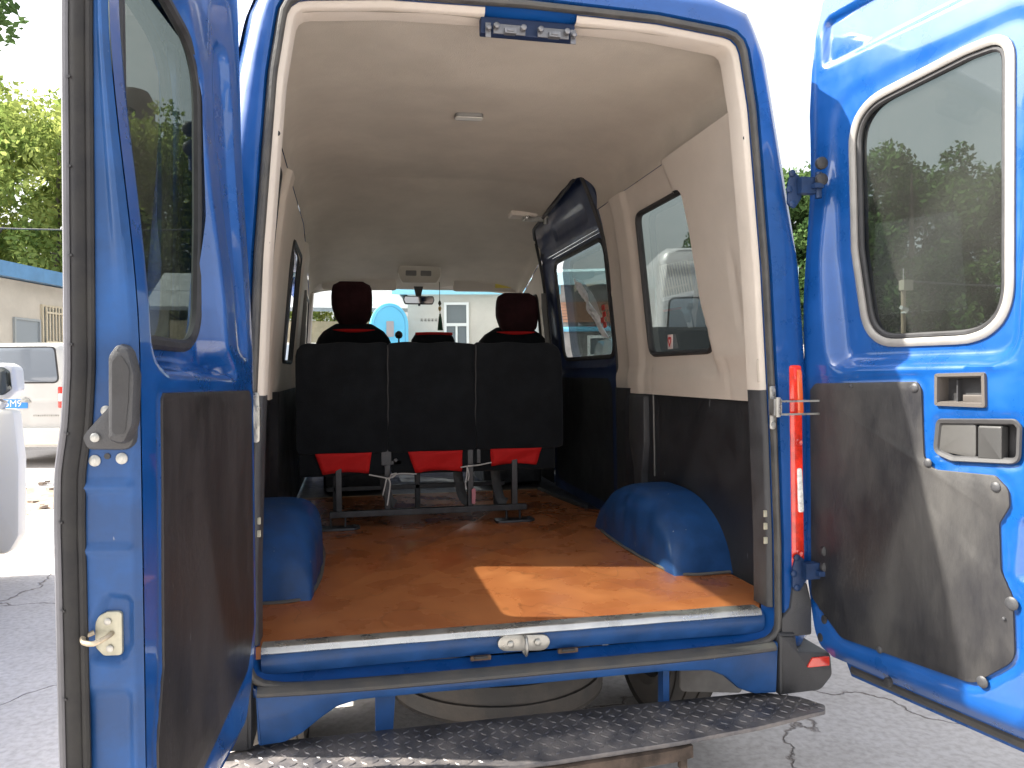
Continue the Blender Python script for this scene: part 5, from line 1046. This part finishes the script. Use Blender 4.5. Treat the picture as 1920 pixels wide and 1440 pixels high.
# distant tower on the hill
tw = empty('water_tower', (-12.1, 44, 0), 'dark distant tower block above the trees, seen through the left door glass', 'tower')
mb = MB(); mb.lathe([(1.1, 0), (1.1, 16.2), (1.02, 16.7), (.8, 17.1), (.3, 17.25), (.01, 17.25)], (-12.1, 44, 0), (0, 0, 1), 20); mb.build('shaft', mat('tower_grey', (.10, .10, .10), .8), tw)
mb = MB(); mb.tube([(-12.6, 44, 16.8), (-12.6, 44, 18.0)], .06, 6); mb.build('antenna', STEEL, tw)

# ---- trees
def leafmat(name, c1, c2, tr):
    m = bpy.data.materials.new(name); m.use_nodes = True; nt = m.node_tree; n = nt.nodes; l = nt.links; n.remove(n['Principled BSDF'])
    oi = n.new('ShaderNodeTexCoord'); nz = n.new('ShaderNodeTexNoise'); nz.inputs['Scale'].default_value = .9; nz.inputs['Detail'].default_value = 6; l.new(oi.outputs['Object'], nz.inputs[0])
    rmp = n.new('ShaderNodeValToRGB'); rmp.color_ramp.elements[0].position = .36; rmp.color_ramp.elements[1].position = .64; rmp.color_ramp.elements[0].color = (*c1, 1); rmp.color_ramp.elements[1].color = (*c2, 1); l.new(nz.outputs[0], rmp.inputs[0])
    d = n.new('ShaderNodeBsdfDiffuse'); t = n.new('ShaderNodeBsdfTranslucent'); mx = n.new('ShaderNodeMixShader'); mx.inputs[0].default_value = tr
    l.new(rmp.outputs[0], d.inputs[0]); l.new(rmp.outputs[0], t.inputs[0]); l.new(d.outputs[0], mx.inputs[1]); l.new(t.outputs[0], mx.inputs[2]); l.new(mx.outputs[0], n['Material Output'].inputs[0]); return m
LM1 = leafmat('yellow_green_leaves', (.14, .20, .05), (.36, .40, .12), .5)
LM2 = leafmat('poplar_leaves', (.035, .07, .025), (.10, .16, .055), .3)
BARK = mat('bark', (.11, .09, .07), .9, var=.3)
def tree(name, label, c, H_, r, mt, seed, n=5200, ls=.17, group=None, low=.18, limbs=9):
    g = np.random.default_rng(seed); e = empty(name, c, label, 'tree', group); c = np.array(c, float)
    mb = MB(); nb_ = limbs; tips = []
    mb.tube(smooth_path([(0, 0, 0), (g.normal(0, .1), g.normal(0, .1), H_*.3), (g.normal(0, .2), g.normal(0, .2), H_*.6), (g.normal(0, .2), 0, H_*.9)], 16)+c, np.linspace(.22, .03, 16)[:len(smooth_path([(0, 0, 0), (0, 0, 1), (0, 0, 2), (0, 0, 3)], 16))], 8)
    for k in range(nb_):
        a = g.uniform(0, 6.28); z0 = H_*g.uniform(.2, .7); L = r*g.uniform(.5, .95); tip = np.array([L*math.cos(a), L*math.sin(a), z0+L*g.uniform(.4, 1.0)]); tips.append(tip)
        mb.tube(smooth_path([(0, 0, z0), tip*.5+np.array([0, 0, z0*.5]), tip], 8)+c, .04, 5)
    mb.build('trunk', BARK, e)
    nc = 60; cc = []
    for k in range(nc):
        u = g.uniform(low, 1); a = g.uniform(0, 6.28); rr_ = r*math.sqrt(max(0.05, 1-((u-.5)/.58)**2))*g.uniform(.35, 1.0); cc.append((rr_*math.cos(a), rr_*math.sin(a), H_*u*.97, g.uniform(.35, .8)*r*.42))
    cc = np.array(cc); idx = g.integers(0, nc, n); d = g.normal(0, 1, (n, 3)); d /= np.linalg.norm(d, axis=1)[:, None]; rad = cc[idx, 3]*g.uniform(.3, 1, n)**.5
    P = cc[idx, :3]+d*rad[:, None]*np.array([1, 1, 1.15]); P[:, 2] = np.maximum(P[:, 2], .4)
    U = g.normal(0, 1, (n, 3)); U /= np.linalg.norm(U, axis=1)[:, None]; Vv = np.cross(U, g.normal(0, 1, (n, 3))); Vv /= np.linalg.norm(Vv, axis=1)[:, None]
    s = ls*g.uniform(.5, 1.3, n)[:, None]; U = U*s; Vv = Vv*s*.55
    V = np.stack([P-U, P-Vv*.9, P+U, P+Vv*.9], 1).reshape(-1, 3)+c
    F = [(4*i, 4*i+1, 4*i+2, 4*i+3) for i in range(n)]
    mk('crown', V, F, mt, e, 180, recalc=False)
    return e
def tcopy(src, c, rz, sc, label):
    r = src.copy(); C.objects.link(r); r.location = c; r.rotation_euler = (0, 0, rz); r.scale = (sc,)*3; r['label'] = label
    for ch in src.children: q = ch.copy(); C.objects.link(q); q.parent = r
    return r
t1 = tree('hillside_tree', 'yellow-green leafy tree behind the blue-roofed building, left of the group', (-13.5, 28, .2), 11.2, 3.6, LM1, 11, 16000, .125, 'sunlit trees behind the blue-roofed building')
t2 = tree('hillside_tree', 'yellow-green leafy tree rising at the far left edge above the blue roof', (-10.6, 27.2, .2), 10.6, 3.4, LM1, 12, 16000, .125, 'sunlit trees behind the blue-roofed building')
k = 0
for x, y, s_, lb in ((-8.2, 29, .98, 'leafy tree behind the left rear door glass, nearest the tower'), (-5.6, 29.2, .92, 'leafy tree seen in the middle of the left rear door glass'), (-3.2, 29.5, .9, 'leafy tree behind the hinge side of the left rear door'), (-16, 31, 1.05, 'tall leafy tree rising behind the left end of the blue roof'), (-12, 33, 1.08, 'rearmost leafy tree between the two left edge trees'), (-7, 34, 1.02, 'rear leafy tree below the dark tower'), (-1.0, 31, .8, 'leafy tree rightmost of the group behind the blue roof')):
    tcopy((t1, t2)[k % 2], (x, y, .3), k*1.3, s_, lb); k += 1
tn = tree('dark_leafed_tree', 'darker green tree whose branches hang in at the top left corner', (-6.55, 9.5, 0), 9.5, 1.45, LM2, 20, 5500, .09, None, .70, 0)
p1 = tree('poplar_tree', 'tall dark green poplar behind the pole, seen through the right door glass', (15.3, 21.5, 0), 8.3, 2.3, LM2, 31, 14000, .11, 'dark green poplars beyond the right rear door')
p2 = tree('poplar_tree', 'tall bushy poplar in the centre of the right door glass', (18.0, 20.2, 0), 8.9, 2.5, LM2, 32, 14000, .11, 'dark green poplars beyond the right rear door')
k = 0
for x, y, s_, lb in ((14.2, 23.6, 1.0, 'rear poplar at the hinge side of the right door glass'), (18.8, 23.4, 1.05, 'rearmost poplar in the gap of the right door glass'), (20.6, 18.6, .92, 'poplar near the right edge of the right door glass'), (23.2, 17.0, .85, 'poplar at the far right beyond the right door glass'), (12.9, 22.8, .86, 'poplar just right of the van body, beside the hinge'), (16.6, 23.5, 1.0, 'rear poplar between the pole and the bushy poplar'), (20, 22.0, 1.0, 'rear poplar right of the bushy poplar'), (24.5, 20, 1.0, 'rearmost poplar at the right of the row'), (26.5, 15.5, .85, 'poplar at the end of the row by the cream building')):
    tcopy((p1, p2)[k % 2], (x, y, 0), k*1.7+.4, s_, lb); k += 1
